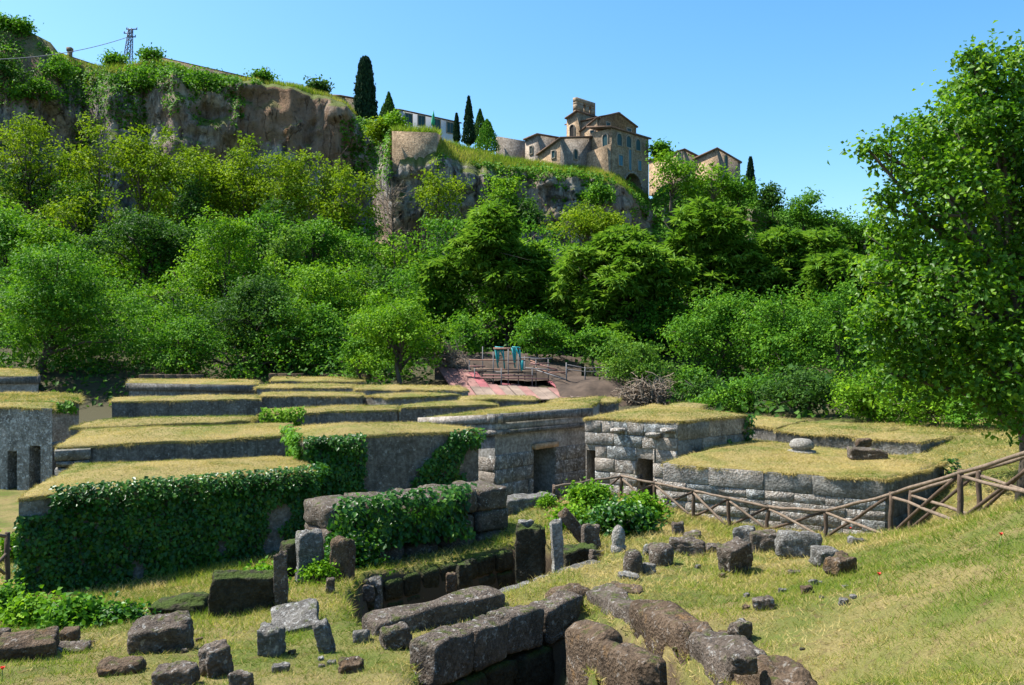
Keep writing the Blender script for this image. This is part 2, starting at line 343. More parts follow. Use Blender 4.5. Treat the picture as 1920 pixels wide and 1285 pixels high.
def ground_z(x, y, rough=True):
    x = np.asarray(x, float); y = np.asarray(y, float); sh = np.broadcast(x, y).shape
    x = np.broadcast_to(x, sh).ravel(); y = np.broadcast_to(y, sh).ravel()
    z = np.empty(len(x))
    for k in range(0, len(x), 20000):
        xs, ys = x[k:k+20000], y[k:k+20000]
        xc = np.clip(xs, -45, 50); yc = np.clip(ys, -10, 66)
        r2 = (xc[:, None]-_C[None, :, 0])**2+(yc[:, None]-_C[None, :, 1])**2
        z[k:k+20000] = _tps_k(r2)@_w[:_n]+_w[_n]+_w[_n+1]*xc+_w[_n+2]*yc
    hz = CZ+np.interp(y, HY, HZ)+1.2*vnoise(np.stack([x*0.05, y*0.05, 0*x], -1), 3)
    t = sstep(52, 66, y); z = z*(1-t)+hz*t
    if rough:
        q = np.stack([x, y, 0*x], -1)
        z = z+0.07*fbm(q*0.9, 5, 3)+0.03*vnoise(q*3.5, 8)
    sd = poly_sd(x, y, SUNK); z = z-0.7*sstep(0.10, -0.15, sd)
    for poly, fl, w in PITS:
        sd = poly_sd(x, y, poly)
        t = sstep(w*0.5, -w*0.5, sd); z = z*(1-t)+np.minimum(z, CZ+fl+0.06*vnoise(np.stack([x*2, y*2, 0*x], -1), 4))*t
    return z.reshape(sh)
def gz(x, y): return float(ground_z(np.array([x]), np.array([y]))[0])
def hit(px, py, dmin=3.0, dmax=140.0):
    d = np.arange(dmin, dmax, 0.04); x = (px-CX)/F*d; z = CZ-(py-CY)/F*d
    below = z < ground_z(x, d)
    k = int(np.argmax(below)) if below.any() else len(d)-1
    return np.array([x[k], d[k], gz(x[k], d[k])])

gx = np.concatenate([[-1500, -700, -350], np.arange(-200, -60, 10), np.arange(-60, -20, 2), np.arange(-20, -12, 0.6), np.arange(-12, 12, 0.17), np.arange(12, 22, 0.6), np.arange(22, 60, 2), np.arange(60, 210, 10), [350, 700, 1500]])
gy = np.concatenate([[-400, -100, -30, -10, -4, 0, 2], np.arange(3, 21, 0.17), np.arange(21, 34, 0.5), np.arange(34, 150, 2), [160, 180, 220, 300, 500, 900, 1500, 2500]])
GX, GY = np.meshgrid(gx, gy); GZ = ground_z(GX, GY)
nx, ny = len(gx), len(gy)
idx = np.arange(nx*ny).reshape(ny, nx)
Q = np.stack([idx[:-1, :-1], idx[:-1, 1:], idx[1:, 1:], idx[1:, :-1]], -1).reshape(-1, 4)
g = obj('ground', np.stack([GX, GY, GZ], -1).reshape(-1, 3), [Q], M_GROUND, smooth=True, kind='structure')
tag(g, 'mown grassy ground falling from the bank to the sunken tomb streets', 'ground')

# ------------------------------------------------------------------ scattering of leaves and blades
def unit(v): return v/(np.linalg.norm(v, axis=-1, keepdims=True)+1e-9)
def leaves(Pn, Nn, L, Wd, rng=RNG, droop=0.0, U=None):
    """folded rhombic leaves at points Pn with normals Nn; returns V, T"""
    n = len(Pn); r = unit(rng.normal(size=(n, 3)))
    if U is None: U = r
    U = unit(U-(U*Nn).sum(-1, keepdims=True)*Nn); S = np.cross(Nn, U)
    L = np.broadcast_to(L, (n,))[:, None]; Wd = np.broadcast_to(Wd, (n,))[:, None]
    a = Pn; tip = Pn+U*L-Nn*L*droop; m = Pn+U*L*0.45
    l = m+S*Wd*0.5+Nn*Wd*0.15; rr = m-S*Wd*0.5+Nn*Wd*0.15
    V = np.stack([a, rr, tip, l], 1).reshape(-1, 3); k = np.arange(n)[:, None]*4
    T = np.concatenate([k+np.array([[0, 1, 2]]), k+np.array([[0, 2, 3]])])
    return V, T
def blades(Pn, D, L, Wd, rng=RNG):
    n = len(Pn); S = unit(np.cross(D, unit(rng.normal(size=(n, 3)))))
    L = np.broadcast_to(L, (n,))[:, None]; Wd = np.broadcast_to(Wd, (n,))[:, None]
    V = np.stack([Pn-S*Wd*0.5, Pn+S*Wd*0.5, Pn+D*L], 1).reshape(-1, 3)
    return V, np.arange(n*3).reshape(-1, 3)
def rand_dir(n, emin, emax, rng=RNG):
    az = rng.uniform(0, 2*np.pi, n); el = np.radians(rng.uniform(emin, emax, n))
    return np.stack([np.cos(az)*np.cos(el), np.sin(az)*np.cos(el), np.sin(el)], -1)

# ------------------------------------------------------------------ trees
def crown_points(c, rx, ry, rz, lsize, dens, rng, nl=12, flat=0.8, lobe=(0.2, 0.42), lobes=None):
    """leaf positions and normals over many lobes spread through a crown"""
    if lobes is None:
        dirs = unit(rng.normal(size=(nl, 3))); dirs[:, 2] = np.abs(dirs[:, 2])*rng.choice([1, 1, 1, -0.7, -0.9], nl)
        rad = rng.uniform(0.4, 0.95, nl)[:, None]
        lc = dirs*rad; lr = rng.uniform(*lobe, nl)
        lc = np.concatenate([lc, [[0, 0, 0.1], [0, 0, 0.55]]]); lr = np.concatenate([lr, [0.5, 0.42]])
        lc = c+lc*np.array([rx, ry, rz]); lrx = lr[:, None]*np.array([rx, ry, rz*flat])
    else:
        lc = np.array([q[0] for q in lobes]); lrx = np.array([[q[1], q[1], q[1]*flat] for q in lobes])
    Ps, Ns, ts = [], [], []
    for k in range(len(lc)):
        r = lrx[k]; area = 4*np.pi*((r[0]*r[1])**1.6/3+(r[0]*r[2])**1.6/3+(r[1]*r[2])**1.6/3)**(1/1.6)
        nc = max(8, int(area*dens/18))
        d = unit(rng.normal(size=(nc, 3))); d[:, 2] = np.where(d[:, 2] < -0.2, d[:, 2]*rng.choice([-1, 1], nc, p=[0.45, 0.55]), d[:, 2])
        d = unit(d); rr = rng.uniform(0.6, 1.15, nc)[:, None]+0.3*(rng.uniform(0, 1, (nc, 1)) > 0.92); rr += 0.22*vnoise(d*2.2+k*3.1, 11)[:, None]
        cc = lc[k]+d*rr*r
        m = rng.integers(10, 27, nc); ci = np.repeat(np.arange(nc), m); n = len(ci)
        spread = lsize*rng.uniform(0.9, 2.3, nc)[ci][:, None]
        p = cc[ci]+rng.normal(size=(n, 3))*spread*np.array([1, 1, 0.6])
        nn = unit(d[ci]*0.55+np.array([0, 0, 0.55])+rng.normal(size=(n, 3))*0.55)
        tt = np.clip(0.45+0.28*rng.normal(size=nc)[ci]+0.14*rng.normal(size=n), 0, 1)
        Ps.append(p); Ns.append(nn); ts.append(tt)
    return np.concatenate(Ps), np.concatenate(Ns), np.concatenate(ts), lc, lrx
def fronds(c, rx, ry, rz, size, dens, rng, nl=16):
    """crown of feather-leaf rosettes (tree of heaven)"""
    _, _, _, lc, lr = crown_points(c, rx, ry, rz, 0.5, 0.01, rng, nl)
    Ps, Us, Ns, ts = [], [], [], []
    for k in range(len(lc)):
        r = lr[k]; nc = max(6, int(4*np.pi*r[0]*r[2]*dens))
        d = unit(rng.normal(size=(nc, 3))); d[:, 2] = np.where(d[:, 2] < -0.1, np.abs(d[:, 2])*rng.choice([1, -1], nc, p=[0.6, 0.4]), d[:, 2]); d = unit(d)
        cc = lc[k]+d*r*rng.uniform(0.65, 1.15, nc)[:, None]
        m = 13; ci = np.repeat(np.arange(nc), m); n = len(ci)
        az = (np.tile(np.arange(m), nc)*2.4+rng.uniform(0, 6.28, nc)[ci]); el = rng.uniform(-0.45, 0.85, n)
        u = unit(np.stack([np.cos(az)*np.cos(el), np.sin(az)*np.cos(el), np.sin(el)], -1)+d[ci]*0.35)
        nn = unit(np.array([0, 0, 1.0])-u*u[:, 2:3]+rng.normal(size=(n, 3))*0.25)
        Ps.append(cc[ci]+u*size*0.12); Us.append(u); Ns.append(unit(nn-(nn*u).sum(-1, keepdims=True)*u))
        ts.append(np.clip(0.45+0.25*rng.normal(size=nc)[ci]+0.12*rng.normal(size=n), 0, 1))
    return np.concatenate(Ps), np.concatenate(Us), np.concatenate(Ns), np.concatenate(ts), lc, lr

def trunk_mesh(base, c, lc, rad, rng, mb=None, forks=14, tip=0.35, twig=9.0):
    mb = mb or MB(); top = c+np.array([0, 0, 0.15*(c[2]-base[2])])
    n = 6; t = np.linspace(0, 1, n)[:, None]; w = rng.normal(size=(n, 3))*rad*0.9*np.array([1, 1, 0]); w[0] = 0
    pts = base+(top-base)*t+w; mb.tube(pts, rad*(1.25-np.linspace(0, 1, n)*(1.25-tip)), 7)
    for k in rng.permutation(len(lc))[:forks]:
        s = rng.uniform(0.35, 0.85); a = base+(top-base)*s; b = lc[k]
        if b[2] < a[2]-0.5: a = base+(top-base)*0.3
        mid = (a+b)/2+np.array([0, 0, 0.12*np.linalg.norm(b-a)])+rng.normal(size=3)*rad*0.5
        mb.tube([a, mid, b], [rad*0.5, rad*0.32, rad*0.14], 5)
        for j in range(2):
            e = b+rng.normal(size=3)*min(np.linalg.norm(b-a)*0.2, twig); mb.tube([mid*0.3+b*0.7, e], [rad*0.16, rad*0.06], 4)
    return mb

def tree(name, label, px, yt, yb, w, d, mat, style='leaf', cat='tree', group='trees below the cliff', dens=None, lsize=None, nl=12, rad=None, base=None, seed=0, flat=0.8, ry=1.0):
    rng = np.random.default_rng(seed*101+int(px*7+yt*13+d))
    c = P(px, (yt+yb)/2, d); rx = w/2*d/F; rz = (yb-yt)/2*d/F
    bz = gz(c[0], c[1]) if base is None else base
    b0 = np.array([c[0]+rng.normal()*rx*0.12, c[1], min(bz-0.15, c[2]-rz*0.6)])
    root = empty(name, b0, label, cat, group)
    lsize = lsize or 0.0031*d; dens = dens or 2.6/(lsize*lsize)*0.55
    if style == 'frond':
        p, u, n, t, lc, lr = fronds(c, rx, rx*ry, rz, lsize*3.4, 0.32/(lsize*lsize)*0.28, rng, nl)
        V, T = leaves(p, n, lsize*3.2*rng.uniform(0.7, 1.2, len(p)), lsize*0.85, rng, droop=0.35, U=u)
    else:
        p, n, t, lc, lr = crown_points(c, rx, rx*ry, rz, lsize, dens, rng, nl, flat)
        V, T = leaves(p, n, lsize*rng.uniform(0.8, 1.5, len(p)), lsize*rng.uniform(0.6, 0.95, len(p)), rng, droop=0.2)
    obj('crown', V, [T], mat, root, tint=np.repeat(t, 4))
    rad = rad or max(0.09, rx*0.045)
    mbobj('trunk', trunk_mesh(b0, c, lc, rad, rng), M_BARK, root, smooth=True)
    return root

# yellow-green trees under the cliff, then mid slope, then front row
T_UP, T_MID, T_FR = 'yellow-green trees under the cliff', 'trees on the middle of the slope', 'trees along the foot of the slope'
TREES = [
 ('locust_tree','loose yellow-green tree with a bare lower trunk under the cliff, leftmost in the row',55,215,395,165,122,L_YEL,'leaf',T_UP,0.45),
 ('locust_tree','narrow yellow-green tree between two grey cliff buttresses',185,222,420,120,120,L_YEL,'leaf',T_UP,0.6),
 ('locust_tree','tall pale yellow-green tree standing against the grey streaked cliff face',268,220,440,135,118,L_YEL,'leaf',T_UP,0.6),
 ('locust_tree','broad yellow-green tree right of the tall pale one below the dark cliff',365,266,440,160,120,L_YEL,'leaf',T_UP,0.8),
 ('locust_tree','yellow-green tree below the middle of the brown masonry-like cliff patch',455,272,450,125,119,L_YEL,'leaf',T_UP,0.8),
 ('locust_tree','rounded yellow-green tree below the right part of the brown cliff',540,285,470,135,117,L_YEL,'leaf',T_UP,0.8),
 ('locust_tree','large yellow-green tree at the right end of the row, left of the tufa buttress',630,288,510,140,115,L_YEL,'leaf',T_UP,0.8),
 ('locust_tree','thin golden-green tree with visible stems in front of the grey rock below the buttress',822,312,475,115,122,L_YEL,'leaf',T_UP,0.3),
 ('maple_tree','bright green tree on the rock ledge below the low church houses',945,335,425,85,126,L_BRT,'leaf',T_UP,0.9),
 ('holm_oak','small dark tree beside the bright green tree on the rock ledge',988,378,440,65,124,L_DRK,'leaf',T_UP,0.9),
 ('locust_tree','yellow-green tree below the brown rock nose under the church arch',1105,385,470,140,118,L_YEL,'leaf',T_UP,0.8),
 ('ivy_clad_trunk','dark ivy-wrapped trunk rising left among the yellow-green trees',152,335,500,60,112,L_DRK,'leaf',T_MID,1.0),
 ('ivy_clad_trunk','dark ivy-wrapped trunk in the middle of the yellow-green trees',358,325,480,75,114,L_DRK,'leaf',T_MID,1.0),
 ('elm_tree','mid-green tree at the left picture edge below the leftmost loose tree',15,385,560,130,98,L_MID,'leaf',T_MID,1.0),
 ('elm_tree','yellowish green tree behind the big front tree on the left',95,425,560,150,96,L_BRT,'leaf',T_MID,0.9),
 ('elder_tree','dark bluish green tree in the shaded middle of the left slope',270,400,530,200,98,L_DRK,'leaf',T_MID,1.0),
 ('elm_tree','tall yellow-green tree in the middle of the left slope',430,405,600,165,90,L_BRT,'leaf',T_MID,0.9),
 ('elm_tree','olive-green tree below the right end of the yellow-green row',585,410,540,150,100,L_MID,'leaf',T_MID,0.8),
 ('elm_tree','slim pale green tree right of the tall yellow-green one',535,425,540,70,94,L_AIL,'leaf',T_MID,0.9),
 ('elm_tree','vivid green tree above the dark round shrubs of the left slope',600,490,630,175,82,L_BRT,'leaf',T_MID,1.0),
 ('holm_oak','dark tree in the hollow left of the shaded gully',705,495,640,120,92,L_DRK,'leaf',T_MID,1.0),
 ('elm_tree','fresh green tree on the left rim of the shaded gully',805,485,640,125,84,L_MID,'leaf',T_MID,1.0),
 ('tree_of_heaven','large feathery green tree rising above the excavation roof',920,408,650,215,82,L_AIL,'frond',T_MID,1.0),
 ('tree_of_heaven','dark feathery tree in the shade behind the scaffold',985,520,680,150,84,L_MID,'frond',T_MID,1.0),
 ('tree_of_heaven','huge feathery tree right of the gully, largest on the slope',1165,415,735,260,75,L_AIL,'frond',T_MID,1.0),
 ('tree_of_heaven','tall feathery tree right of the largest one',1330,400,650,230,80,L_AIL,'frond',T_MID,1.0),
 ('tree_of_heaven','feathery tree below the small cypress at the church end',1470,415,660,230,80,L_AIL,'frond',T_MID,1.0),
 ('tree_of_heaven','feathery tree at the right end of the slope touching the near tree',1590,470,720,200,72,L_AIL,'frond',T_MID,1.0),
 ('ash_tree','big round green tree at the left above the stacked tombs',105,468,715,310,66,L_MID,'leaf',T_FR,1.0),
 ('elder_tree','low rounded green tree left of centre behind the far tombs',338,590,705,160,66,L_MID,'leaf',T_FR,1.0),
 ('holm_oak','dark green tree between the low rounded tree and the vivid one',480,505,700,200,72,L_DRK,'leaf',T_FR,1.0),
 ('elm_tree','mid-green tree in front of the dark one behind the far tombs',590,560,710,150,70,L_MID,'leaf',T_FR,1.0),
 ('hazel_tree','bright rounded tree left of the pink excavation roof',750,560,728,195,62,L_BRT,'leaf',T_FR,1.0),
 ('hazel_tree','low green shrub at the left foot of the bright rounded tree',672,630,715,80,62,L_MID,'leaf',T_FR,1.0),
 ('ivy_draped_tree','vine-draped green tree behind the right tombs',1340,540,765,190,66,L_MID,'leaf',T_FR,1.0),
 ('ivy_draped_tree','tall vine-draped tree left of the near right tree',1470,520,785,190,62,L_MID,'leaf',T_FR,1.0),
 ('ivy_draped_tree','dark vine-draped tree beside the near right tree',1570,540,790,130,58,L_MID,'leaf',T_FR,1.0),
 ('elder_tree','leafy shrub with bright shoots right of the brushwood heap',1200,630,765,150,58.5,L_AIL,'leaf',T_FR,1.0),
 ('elder_tree','low shrub behind the tomb with the broken facade',1290,690,770,110,58,L_MID,'leaf',T_FR,1.0),
 ('hazel_tree','bright green shrub at the left foot of the near right tree',1630,690,815,130,42,L_BRT,'leaf',T_FR,1.0),
 ('elder_tree','low shrub right of the ivy corner of the broken-facade tomb',1400,705,792,170,50,L_MID,'leaf',T_FR,1.0),
 ('elder_tree','dark shrub behind the flat grassy platform',1515,690,800,170,46,L_DRK,'leaf',T_FR,1.0),
 ('elder_tree','low dark shrub under the vine-draped tree',1330,715,778,110,54,L_DRK,'leaf',T_FR,1.0),
 ('elder_tree','dark shrub hanging over the earth bank behind the scaffold',1010,590,672,130,68,L_MID,'leaf',T_FR,1.0),
 ('elder_tree','shrub above the heap of cut branches left of the scaffold',870,590,668,110,68,L_MID,'leaf',T_FR,1.0),
 ('elder_tree','shrub right above the wire barrier',1110,610,690,100,66,L_MID,'leaf',T_FR,1.0),
 ('hazel_tree','shrub under the near right tree behind the rightmost grassy platform',1760,690,838,190,37,L_BRT,'leaf',T_FR,1.0),
 ('hazel_tree','leafy shrub at the right picture edge under the near tree',1890,660,848,220,35,L_MID,'leaf',T_FR,1.0),
 ('elder_tree','dark shrub between the two bright shrubs under the near tree',1700,650,822,130,41,L_MID,'leaf',T_FR,1.0),
]
for k, (nm, lab, px, yt, yb, w, d, m, st, grp, dn) in enumerate(TREES):
    ls = 0.0031*d
    tree(nm, lab, px, yt, yb, w, d, m, st, 'tree', grp, dens=dn*1.0/(ls*ls), lsize=ls, nl=20 if w > 120 else 12, seed=k)

rf = np.random.default_rng(77)
def FLAB(px, yt, d, m):
    tone = ('mid-green', 'dark green', 'fresh green', 'yellow-green')[m]
    where = 'under the cliff' if d > 106 else ('half way up' if d > 84 else 'low behind the tombs')
    side = 'at the far left' if px < 250 else ('left of the gully' if px < 780 else ('at the shaded gully' if px < 1100 else ('right of the gully' if px < 1400 else 'near the right end')))
    return (tone+' crowded tree '+where+', '+side)
FILL = []
for row, (d, y0, n) in enumerate(((124, 335, 13), (112, 390, 15), (101, 435, 16), (91, 485, 16), (82, 535, 15), (75, 585, 14), (69, 635, 12))):
    for k in range(n):
        px = -40+(k+0.5+rf.uniform(-0.3, 0.3))*1720/n
        if 690 < px < 1210 and d > 105: continue
        if 790 < px < 1090 and d < 80: continue
        if px > 1190 and d > 95: continue
        m = rf.choice(np.array([0, 1, 2, 3]), p=[0.48, 0.12, 0.28, 0.12])
        FILL.append((px, y0+rf.uniform(-35, 25), d, rf.uniform(130, 230), rf.uniform(120, 200), m))
FL = [FLAB(q[0], q[1], q[2], q[5]) for q in FILL]
ORD = ('first', 'second', 'third', 'fourth', 'fifth', 'sixth', 'seventh', 'eighth', 'ninth', 'tenth')
for k, (px, yt, d, w, h, m) in enumerate(FILL):
    same = sorted(q for q in range(len(FILL)) if FL[q] == FL[k]) ; same.sort(key=lambda q: FILL[q][0])
    lab = FL[k] if len(same) == 1 else FL[k]+', '+ORD[same.index(k)]+' from left'
    ls = 0.0034*d
    tree('slope_tree', lab, px, yt, yt+h, w, d+rf.uniform(-3, 3), (L_MID, L_DRK, L_BRT, L_YEL)[m], 'leaf', 'tree',
         'trees filling the wooded slope', dens=0.45/(ls*ls), lsize=ls, nl=13, seed=300+k)

# leafless tree against the rock
def bare_tree(label, px, yt, yb, w, d):
    rng = np.random.default_rng(5); b = P(px, yb, d); b[2] = min(b[2], gz(b[0], b[1]))-0.2; top = P(px, yt, d)
    root = empty('bare_tree', b, label, 'tree', T_UP); mb = MB(); mb.tube([b, (b+top)/2+np.array([0.15, 0, 0]), top], [0.22, 0.16, 0.05], 6)
    mbobj('trunk', mb, M_BARK, root, True); mb = MB(); r = w/2*d/F
    for k in range(60):
        s = rng.uniform(0.3, 0.95); a = b+(top-b)*s; dr = rand_dir(1, 15, 60, rng)[0]; l = r*rng.uniform(0.5, 1.2)
        e = a+dr*l; mb.tube([a, (a+e)/2+np.array([0, 0, -0.1]), e], [0.06, 0.04, 0.02], 4, False)
        for j in range(4):
            q = a+(e-a)*rng.uniform(0.3, 1); mb.tube([q, q+rand_dir(1, -10, 80, rng)[0]*l*0.4], [0.03, 0.012], 3, False)
    mbobj('branches', mb, M_TWIG, root)
bare_tree('leafless grey tree standing against the rock below the tufa buttress', 735, 348, 480, 90, 124)

# near broad-leaved tree at the right
def near_tree():
    rng = np.random.default_rng(31); d0 = 21.0
    base = np.array([12.9, 21.5, 0]); base[2] = gz(12.9, 21.5)-0.2
    root = empty('lime_tree', base, 'large leafy tree at the right picture edge, nearest to the fence', 'tree')
    L = [(1850,190,85,21),(1790,245,75,20.3),(1895,270,110,21.5),(1730,295,70,20.6),(1655,283,34,20.3),(1628,280,20,20.2),(1775,370,95,20),(1890,400,95,22.5),
         (1700,395,62,20.8),(1740,480,90,21.5),(1690,540,62,21),(1790,560,95,20),(1900,580,110,21),(1720,625,80,20.4),(1668,625,42,20.5),
         (1800,690,95,20.5),(1890,700,100,19.5),(1720,705,60,21),(1905,770,60,20),(1900,140,62,21),(1840,160,60,21.4),(1800,320,90,22.5),(1860,330,100,23),(1830,125,26,20.8),
         (1822,105,14,20.7),(1660,460,36,21),(1648,383,22,20.6),(1900,480,90,24),(1985,300,130,21),(1990,500,140,21),(1990,690,130,20.5),(1975,150,70,21),(2080,420,130,21),(2070,600,130,21),
         (1655,600,55,20.6),(1668,700,58,20.6),(1640,520,34,20.8),(1760,310,60,23.5),(1830,430,70,24),(1780,640,90,24),(1880,640,90,24.5)]
    lobes = [(P(x, y, d), r*d/F*(0.92+0.2*((k*7) % 5)/4)) for k, (x, y, r, d) in enumerate(L)]
    p, n, t, lc, lr = crown_points(None, 0, 0, 0, 0.105, 104, rng, lobes=lobes, flat=0.9)
    V, T = leaves(p, n, 0.125*rng.uniform(0.6, 1.4, len(p)), 0.105*rng.uniform(0.7, 1.3, len(p)), rng, droop=0.25)
    obj('crown', V, [T], L_NEAR, root, tint=np.repeat(t, 4))
    mb = MB(); c = np.array([12.9, 21.5, CZ+1.5]); trunk_mesh(base, c, lc, 0.2, rng, mb, forks=len(lc), twig=0.25)
    mbobj('trunk', mb, M_BARK, root, True)
near_tree()

# undergrowth on the slope
n = 38000; rng = np.random.default_rng(3)
x = rng.uniform(-75, 75, n); y = rng.uniform(42, 138, n); keep = (np.abs(x) < y*0.68+4) & ((y > 57) | (x > 9.5)) & ~((x > -6) & (x < 9.5) & (y < 66))
x, y = x[keep], y[keep]; z = ground_z(x, y)+np.abs(rng.normal(size=len(x)))*0.9*np.clip(fbm(np.stack([x*0.2, y*0.2, 0*x], -1), 2, 3)+0.7, 0.2, 1.5)
nn = unit(rng.normal(size=(len(x), 3))*0.6+np.array([0, -0.3, 1])); V, T = leaves(np.stack([x, y, z], -1), nn, 0.42*rng.uniform(0.6, 1.4, len(x)), 0.33, rng, 0.3)
o = obj('undergrowth', V, [T], L_DRK, tint=np.repeat(np.clip(rng.normal(0.5, 0.3, len(x)), 0, 1), 4), kind='stuff')
tag(o, 'dark green undergrowth covering the wooded slope below the cliff', 'undergrowth')
# ------------------------------------------------------------------ the cliff and the plateau behind it
RT = [(-260,215),(0,205),(40,208),(65,190),(100,188),(125,205),(160,210),(185,185),(215,178),(240,185),(300,162),(330,150),(350,168),(380,172),(440,158),(480,155),(560,170),(620,186),(650,206),(672,240),(690,262),(735,318),(800,318),(830,300),(870,316),(930,325),(980,322),(1040,333),(1120,338),(1160,350),(1190,372),(1220,395),(1300,400),(1400,392),(1500,435),(1600,450),(1700,470),(1800,500),(2000,560)]
SK = [(-260,40),(0,52),(60,62),(95,80),(112,102),(165,121),(200,125),(240,123),(285,112),(300,114),(380,139),(460,153),(560,164),(640,191),(690,232),(735,250),(817,252),(830,264),(900,284),(960,299),(1040,309),(1120,319),(1160,333),(1190,352),(1222,375),(1240,352),(1300,338),(1390,345),(1430,388),(1500,402),(1600,428),(1700,450),(1800,485),(2000,545)]
DR = [(-260,128),(0,136),(110,140),(150,143),(220,139),(400,141),(640,142),(680,146),(715,138),(730,128),(825,130),(860,137),(1000,140),(1150,141),(1200,146),(1260,151),(1420,154),(1600,152),(2000,140)]
def col(tab, x): return np.interp(x, [a for a, b in tab], [b for a, b in tab])
cpx = np.arange(-260, 2001, 5.0); nr1, nr2, nr3 = 62, 22, 5
dr = col(DR, cpx); rt = col(RT, cpx)+2.5*vnoise(np.stack([cpx*0.09, 0*cpx, 0*cpx], -1), 21); sk = np.minimum(col(SK, cpx), rt-3)
rows_x, rows_y, rows_z, rows_t = [], [], [], []
zt = CZ+(CY-rt)/F*dr; zs = CZ+(CY-sk)/F*(dr+9)
zb = CZ+7+0*cpx
def add_row(px, d, z, t): rows_x.append((px-CX)/F*d); rows_y.append(d); rows_z.append(z); rows_t.append(t)
for k in range(nr1):
    s = k/(nr1-1); z = zb+(zt-zb)*s
    x0 = (cpx-CX)/F*dr; q = np.stack([x0*0.10, 0*x0, z*0.022], -1)
    rel = 3.6*(1-np.abs(fbm(q, 31, 4))*2.6)+2.4*fbm(np.stack([x0*0.45, 0*x0, z*0.12], -1), 33, 5, 0.6)+0.7*np.floor(4*fbm(np.stack([x0*0.2, 0*x0, z*0.34], -1), 35, 2))
    d = dr-rel+(s-1)*-0.0+3.0*(s-0.6)
    yy = CY-(z-CZ)*F/d
    br = ((cpx > 445) & (cpx < 665) & (yy < 300)).astype(float)*0.85+((cpx > 300) & (cpx < 460) & (yy > 200) & (yy < 330)).astype(float)*0.5+((cpx > 1140) & (cpx < 1215)).astype(float)*0.6+((cpx > 690) & (cpx < 830) & (yy > 420)).astype(float)*0.5
    diag = yy-(240+(cpx-440)*0.42); br = np.where((cpx > 430) & (cpx < 560) & (diag > 0), 0.15, br)
    br = np.clip(br-0.12+0.35*fbm(np.stack([x0*0.2, 0*x0, z*0.2], -1), 37, 3), 0, 1)
    flat = np.where(br > 0.7, 0.35, 1.0); d = dr+3.0*(s-0.6)-rel*flat-0.6*(1-flat)
    add_row(cpx, d, z, br)
dl = rows_y[-1]
for k in range(1, nr2):
    s = k/(nr2-1); z = zt+(zs-zt)*(s**0.85); d = dl+(dr+9-dl)*s
    x0 = (cpx-CX)/F*d; d = d-0.9*fbm(np.stack([x0*0.25, d*0.25, z*0.25], -1), 41, 3)*np.sin(s*np.pi)
    add_row(cpx, d, z+0.25*fbm(np.stack([x0*0.4, d*0.4, 0*x0], -1), 43, 2)*np.sin(s*np.pi), np.where(cpx < 115, 0.75, 0.3)+0*z)
for k in range(1, nr3):
    add_row(cpx, dr+9+[0, 10, 40, 120, 300][k], zs+[0, 0.3, 0.5, 0.5, 0.5][k], 0.3+0*cpx)
X, Y, Zc, Tn = (np.array(a) for a in (rows_x, rows_y, rows_z, rows_t))
nyc, nxc = X.shape; ix = np.arange(nyc*nxc).reshape(nyc, nxc)
Qc = np.stack([ix[:-1, :-1], ix[:-1, 1:], ix[1:, 1:], ix[1:, :-1]], -1).reshape(-1, 4)
